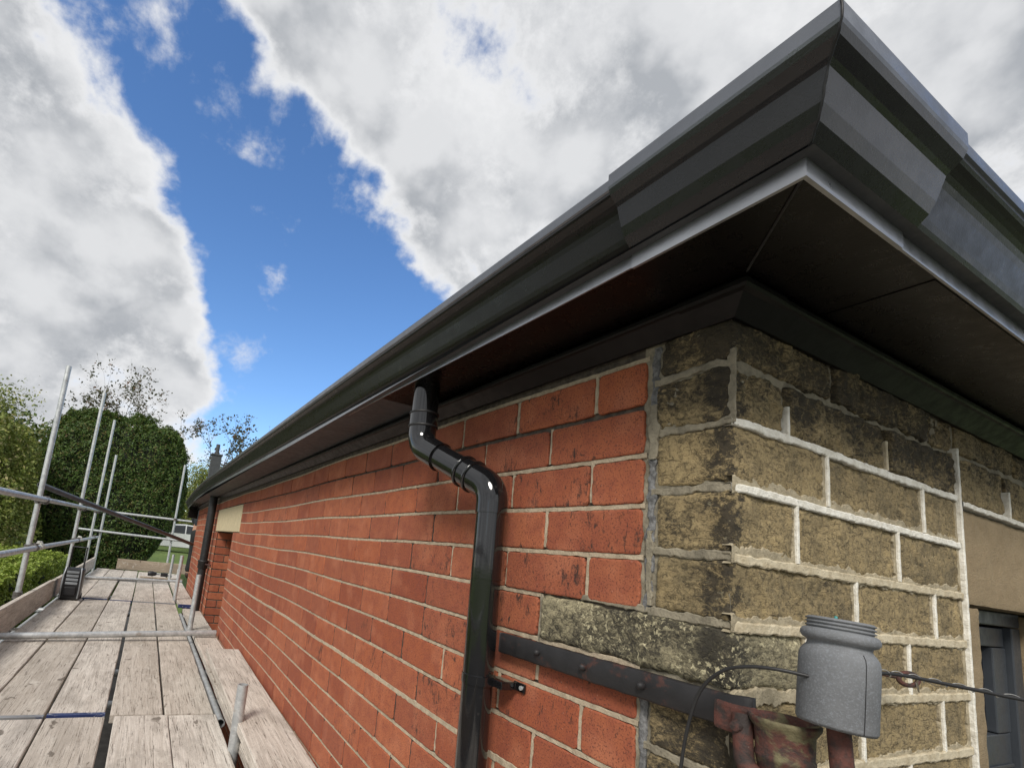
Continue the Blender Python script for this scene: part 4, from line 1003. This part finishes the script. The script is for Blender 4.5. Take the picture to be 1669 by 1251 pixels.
# ------------------------------------------------------------------ vegetation
M_YEW = mat('dark_conifer_leaf', b_leaf(((.032, .070, .016), (.12, .19, .04), (.17, .13, .05))))
M_PRIV = mat('yellow_green_privet_leaf', b_leaf(((.14, .21, .030), (.28, .36, .06), (.34, .38, .10))))
M_GOLD = mat('autumn_green_leaf', b_leaf(((.12, .17, .035), (.27, .30, .075), (.42, .36, .18))))
M_RED = mat('reddish_autumn_leaf', b_leaf(((.055, .06, .03), (.10, .10, .05), (.17, .08, .05))))
M_FAR = mat('mid_green_leaf', b_leaf(((.05, .085, .02), (.10, .14, .035), (.2, .17, .05))))
def leaves(name, P, Nn, size, mat_, parent=None, spread=.8, aspect=.55, dirs=None):
    """leaf-sized kite faces at points P, loosely facing Nn"""
    n = len(P); Nn = Nn + rng.normal(0, spread, (n, 3)); Nn /= np.linalg.norm(Nn, axis=1, keepdims=True)+1e-9
    A = rng.normal(0, 1, (n, 3)) if dirs is None else dirs + rng.normal(0, .35, (n, 3))
    A -= (A*Nn).sum(1, keepdims=True)*Nn; A /= np.linalg.norm(A, axis=1, keepdims=True)+1e-9; Bv = np.cross(Nn, A)
    s = size*rng.uniform(.6, 1.35, (n, 1))
    V = np.stack([P-A*s*.5, P+Bv*s*aspect*.5+Nn*s*.08, P+A*s*.5, P-Bv*s*aspect*.5+Nn*s*.08], 1).reshape(-1, 3)
    Fq = np.arange(4*n).reshape(-1, 4); t = np.repeat(np.stack([rng.random(n), rng.random(n), rng.random(n)], 1), 4, 0)
    return link(name, np_mesh(name, V, Fq, mat_, t), parent)
def vnoise(P, sc, seed=0):
    return np.array([mn.noise(Vector((p[0]*sc+seed, p[1]*sc, p[2]*sc))) for p in P])
def superbox(n, c, h, pw=5.0, fill=.12):
    D = rng.normal(0, 1, (n, 3)); D /= np.linalg.norm(D, axis=1, keepdims=True)
    # even-ish sampling of a rounded box surface
    D = np.sign(D)*np.abs(D)**.8
    k = (np.abs(D)**pw).sum(1, keepdims=True)**(-1/pw); S = D*k
    Nn = np.sign(S)*np.abs(S)**(pw-1); Nn /= np.linalg.norm(Nn, axis=1, keepdims=True)
    return S, Nn
# clipped conifer block
SHc, SHh = np.array([-1.86, 17.2, 2.6]), np.array([1.95, 1.7, 2.98])
TS = empty('clipped_conifer', (-1.72, 17.2, .8), 'huge dark green conifer clipped into a rounded block beyond the scaffold', 'hedge')
S, Nn = superbox(150000, SHc, SHh, 4.6)
rr = 1 + .075*vnoise(S[:, :], 2.2, 3)[:, None] + .055*vnoise(S, 6.5, 9)[:, None] + .045*vnoise(S, 13, 4)[:, None] - .05*rng.random((len(S), 1))**2
P = SHc + S*rr*SHh
low = np.clip((P[:, 2]-1.0)/1.8, 0, 1); P[:, 0] = SHc[0]-.25*(1-low)+(P[:, 0]-SHc[0])*(.66+.34*low); P[:, 1] = SHc[1]+(P[:, 1]-SHc[1])*(.78+.22*low)
keep = vnoise(P, 1.5, 20)+rng.normal(0, .2, len(P)) > -.55
leaves('crown', P[keep], Nn[keep]+np.array([0, 0, .35]), .088, M_YEW, TS, .95, .34)
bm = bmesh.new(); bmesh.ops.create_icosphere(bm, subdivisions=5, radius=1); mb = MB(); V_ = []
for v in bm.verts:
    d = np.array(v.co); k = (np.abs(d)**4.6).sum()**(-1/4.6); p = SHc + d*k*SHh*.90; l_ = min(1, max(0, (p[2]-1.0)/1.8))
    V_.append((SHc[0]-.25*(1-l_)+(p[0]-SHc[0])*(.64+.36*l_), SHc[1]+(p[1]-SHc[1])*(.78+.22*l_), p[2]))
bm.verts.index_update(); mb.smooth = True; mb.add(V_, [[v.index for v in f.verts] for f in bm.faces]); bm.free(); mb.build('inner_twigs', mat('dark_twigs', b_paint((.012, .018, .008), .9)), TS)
mb = MB(); mb.tube([(-1.72, 17.2, -.1), (-1.70, 17.2, 1.2), (-1.75, 17.2, 3.5)], [.22, .18, .1], 12); mb.build('trunk', M_BARK, TS)
# low privet hedge beside the deck
def hedge(name, x0, x1, y0, y1, z1, n, size, mat_, label, amp=.08, inner='dark'):
    T_ = empty(name, ((x0+x1)/2, (y0+y1)/2, 0), label, 'hedge')
    A_top = (x1-x0)*(y1-y0); A_s = (y1-y0)*z1; A_e = (x1-x0)*z1; tot = A_top+2*A_s+2*A_e
    P, N_ = [], []
    for (k, a) in (('t', A_top*1.6), ('r', A_s), ('l', A_s*.4), ('n', A_e), ('f', A_e*.4)):
        m = int(n*a/tot); u, v = rng.random(m), rng.random(m); o = np.ones(m)
        if k == 't': P.append(np.stack([x0+u*(x1-x0), y0+v*(y1-y0), o*z1], 1)); N_.append(np.stack([0*o, 0*o, o], 1))
        if k == 'r': P.append(np.stack([o*x1, y0+v*(y1-y0), u*z1], 1)); N_.append(np.stack([o, 0*o, 0*o], 1))
        if k == 'l': P.append(np.stack([o*x0, y0+v*(y1-y0), u*z1], 1)); N_.append(np.stack([-o, 0*o, 0*o], 1))
        if k == 'n': P.append(np.stack([x0+u*(x1-x0), o*y0, v*z1], 1)); N_.append(np.stack([0*o, -o, 0*o], 1))
        if k == 'f': P.append(np.stack([x0+u*(x1-x0), o*y1, v*z1], 1)); N_.append(np.stack([0*o, o, 0*o], 1))
    P = np.concatenate(P); N_ = np.concatenate(N_)
    d = amp*(vnoise(P, 1.7, 2)*1.6+vnoise(P, 6, 5))+rng.normal(0, size*.35, len(P)); P = P+N_*d[:, None]
    leaves('foliage', P, N_, size, mat_, T_, .6, .6)
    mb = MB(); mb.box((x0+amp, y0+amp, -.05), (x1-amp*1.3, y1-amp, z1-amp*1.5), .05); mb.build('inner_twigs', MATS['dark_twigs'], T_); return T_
hedge('privet_hedge', -6.4, -2.28, 4.2, 13.8, 1.52, 120000, .055, M_PRIV, 'low trimmed yellow green hedge outside the scaffold, left of the posts')
# trees
def grow(p, d, L, r, depth, out, tips, up_=.15, spread=.55, n=3):
    segs = 4; pts = [p.copy()]; rs = [r]
    for i in range(segs):
        d = (d+Vector((random.gauss(0, .12), random.gauss(0, .12), random.gauss(0, .08)+up_*.3))).normalized(); p = p+d*(L/segs); pts.append(p.copy()); rs.append(r*(1-.45*(i+1)/segs))
    out.append((pts, rs))
    tips.append((p.copy(), depth))
    if depth <= 0: return
    for k in range(n):
        a = random.uniform(0, 2*math.pi); s = random.uniform(.6, 1)*spread; o_ = d.orthogonal().normalized(); o_ = Matrix.Rotation(a, 3, d) @ o_
        grow(pts[-1] if k else p, (d*(1-s*.4)+o_*s).normalized(), L*random.uniform(.62, .85), rs[-1]*.75, depth-1, out, tips, up_, spread, n)
        if depth > 1 and random.random() < .5: grow(pts[2], (d*.5+o_*.9).normalized(), L*.55, rs[2]*.5, depth-2, out, tips, up_, spread, n)
def tree(name, base, L, r, depth, nl, size, mat_, label, cat='tree', cl=.35, lean=(0, 0, 1), up_=.15, spread=.55, n=3, only=99, droop=0, group=None):
    T_ = empty(name, base, label, cat, group); out, tips = [], []
    grow(Vector(base), Vector(lean).normalized(), L, r, depth, out, tips, up_, spread, n)
    mb = MB()
    for pts, rs in out: mb.tube(pts, rs, 6 if rs[0] < .05 else 10, False)
    mb.build('trunk', M_BARK, T_)
    # leaves along the twigs
    C_ = []
    for pts, rs in out:
        if rs[0] < r*.34: C_ += [(pts[i].lerp(pts[i+1], random.random())) for i in range(len(pts)-1) for _ in range(2)]
    C_ = np.array([tuple(c) for c in C_]); idx = rng.integers(0, len(C_), nl)
    P = C_[idx]+rng.normal(0, cl, (nl, 3))*np.array([1, 1, .75]); leaves('crown', P, np.tile(np.array([0, -.3, .6]), (nl, 1)), size, mat_, T_, .9, .6); return T_
random.seed(21)
tree('autumn_tree', (-5.6, 16.5, 0), 1.75, .14, 5, 42000, .085, M_GOLD, 'broad tree with yellow green autumn leaves at the far left edge', cl=.30, spread=.75)
random.seed(5)
SB2 = empty('loose_shrub', (-5.2, 14.6, 0), 'tall loose yellow green shrub behind the low hedge, left of the conifer', 'shrub')
c_, h2 = np.array([-5.3, 14.6, 2.0]), np.array([1.9, 1.3, 2.6]); S, Nn = superbox(60000, c_, h2, 2.6)
nn_ = vnoise(S, 1.6, 7); P = c_ + S*(1+.28*nn_+.12*vnoise(S, 5, 3)-.25*rng.random(len(S))**2)[:, None]*h2
leaves('foliage', P, Nn, .085, M_GOLD, SB2, .9, .6)
random.seed(8); out, tips = [], []; grow(Vector((-5.3, 14.6, 0)), Vector((0, 0, 1)), 1.5, .1, 3, out, tips)
mb = MB(); [mb.tube(p_, r_, 6, False) for p_, r_ in out]; mb.build('stem', M_BARK, SB2)
random.seed(11)
tree('thin_tree', (-1.5, 25.0, 1.1), 2.75, .16, 5, 3600, .13, M_RED, 'thin tree with sparse reddish leaves showing above the clipped conifer', cl=.09, spread=.62)
random.seed(31)
tree('thin_tree', (1.1, 22.5, 1.0), 2.3, .12, 4, 1900, .12, M_RED, 'sparse reddish tree between the clipped conifer and the gutter end', cl=.09, spread=.6)
random.seed(14)
tree('garden_tree', (2.0, 33.0, 1.2), 1.75, .12, 4, 15000, .12, M_GOLD, 'golden green tree showing just left of the far gutter end', cl=.40, spread=.75, n=4)
hd = hedge('boundary_hedge', -14, 16, 37, 38.6, 4.4, 60000, .22, M_FAR, 'long green hedge along the far side of the lawn', .45)
hd.location.z += 0
random.seed(44)
for i, (x, y, L) in enumerate(((-11, 30, 1.9), (-7.5, 24, 1.6), (6, 44, 2.2))):
    tree('background_tree', (x, y, 1.2), L, .2, 4, 12000, .2, M_FAR, ('green tree behind the broad autumn tree, at the left edge', 'green tree between the broad autumn tree and the clipped conifer', 'green tree far behind the roof')[i], cl=.55, spread=.75, n=4)
# chimney stack of a house beyond
CS_ = empty('chimney_stack', (1.22, 20.0, 4), 'dark square chimney stack just above the far gutter, in front of thin trees', 'chimney')
mb = MB(); mb.box((1.03, 20.0, .9), (1.40, 20.37, 5.45), .01); mb.build('stack', M_SLATE, CS_)
mb = MB(); mb.box((1.0, 19.97, 5.45), (1.43, 20.40, 5.52), .01); mb.build('cap', M_SLATE, CS_)
mb = MB(); mb.tube([(1.215, 20.18, 5.52), (1.215, 20.18, 5.60)], .1, 14, True, .75); mb.build('pot', M_SLATE, CS_)

# ------------------------------------------------------------------ white car on the far drive
M_CARW = mat('white_car_paint', b_paint((.75, .76, .77), .25, 0, 0, 50, .03, coat=.6)); M_CARG = mat('car_glass', b_paint((.03, .035, .04), .08))
ox, oy, oz = .75, 28.6, terr(0, 28.6)+.02
CR = empty('parked_car', (ox, oy, oz), 'white car parked beyond the lawn, its windscreen seen past the end of the wall', 'car')
prof = [(-2.1, .32), (-2.15, .62), (-2.05, .80), (-1.2, .93), (-.45, 1.40), (.25, 1.47), (1.05, 1.42), (1.75, .98), (2.08, .90), (2.12, .5), (2.05, .28), (-1.9, .26)]
W_ = .84; mb = MB(); n = len(prof); vs = []
for (y_, sc_) in ((-W_, .95), (-W_+.07, 1), (W_-.07, 1), (W_, .95)):
    for (x_, z_) in prof:
        ins = .16 if z_ > 1.0 else 0
        vs.append((ox+x_*(1 if sc_ == 1 else .985), oy+(y_-math.copysign(ins, y_)), oz+.02+z_*(1 if sc_ == 1 else .98)))
mb.smooth = True; mb.add(vs, [(i*n+k, i*n+(k+1) % n, (i+1)*n+(k+1) % n, (i+1)*n+k) for i in range(3) for k in range(n)]); mb.smooth = False
mb.add(vs[:n], [tuple(range(n))]); mb.add(vs[3*n:], [tuple(range(n))]); mb.build('body', M_CARW, CR)
def car_panel(name, q, m): mb = MB(); mb.add([(ox+a, oy+b_, oz+c) for a, b_, c in q], [tuple(range(len(q)))]); mb.build(name, m, CR)
for s_ in (-1, 1):
    yy = s_*(W_-.145); y2_ = s_*(W_+.006)
    car_panel('side_window', [(-1.02, s_*(W_+.012), 1.00), (-.42, s_*(W_-.125), 1.36), (.28, s_*(W_-.14), 1.42), (.28, s_*(W_+.012), 1.0)], M_CARG)
    car_panel('side_window', [(.34, s_*(W_+.012), 1.0), (.34, s_*(W_-.14), 1.42), (.98, s_*(W_-.125), 1.38), (1.5, s_*(W_+.012), 1.03)], M_CARG)
    for x_ in (-1.35, 1.32):
        mb = MB(); mb.lathe([(0, -.1), (.2, -.1), (.31, -.09), (.32, -.06), (.32, .06), (.31, .09), (.2, .1), (0, .1)], Matrix.Translation((ox+x_, oy+s_*(W_-.08), oz+.32)) @ Matrix.Rotation(math.pi/2, 4, 'X'), 28); wh_ = mb.build('wheel', M_RUBBER, CR)
        mb = MB(); mb.lathe([(0, -.105), (.17, -.105), (.19, -.1), (.19, .1), (.17, .105), (0, .105)], Matrix.Translation((ox+x_, oy+s_*(W_-.075), oz+.32)) @ Matrix.Rotation(math.pi/2, 4, 'X'), 20); mb.build('rim', M_CS, wh_)
    mb = MB(); mb.box((ox-2.14, oy+s_*.62-.14, oz+.62), (ox-2.05, oy+s_*.62+.14, oz+.76), .02); mb.build('headlight', M_CS, CR)
car_panel('windscreen', [(-1.20, -.66, .965), (-.50, -.58, 1.405), (-.50, .58, 1.405), (-1.20, .66, .965)], M_CARG)
car_panel('rear_window', [(1.13, -.56, 1.41), (1.72, -.64, 1.035), (1.72, .64, 1.035), (1.13, .56, 1.41)], M_CARG)
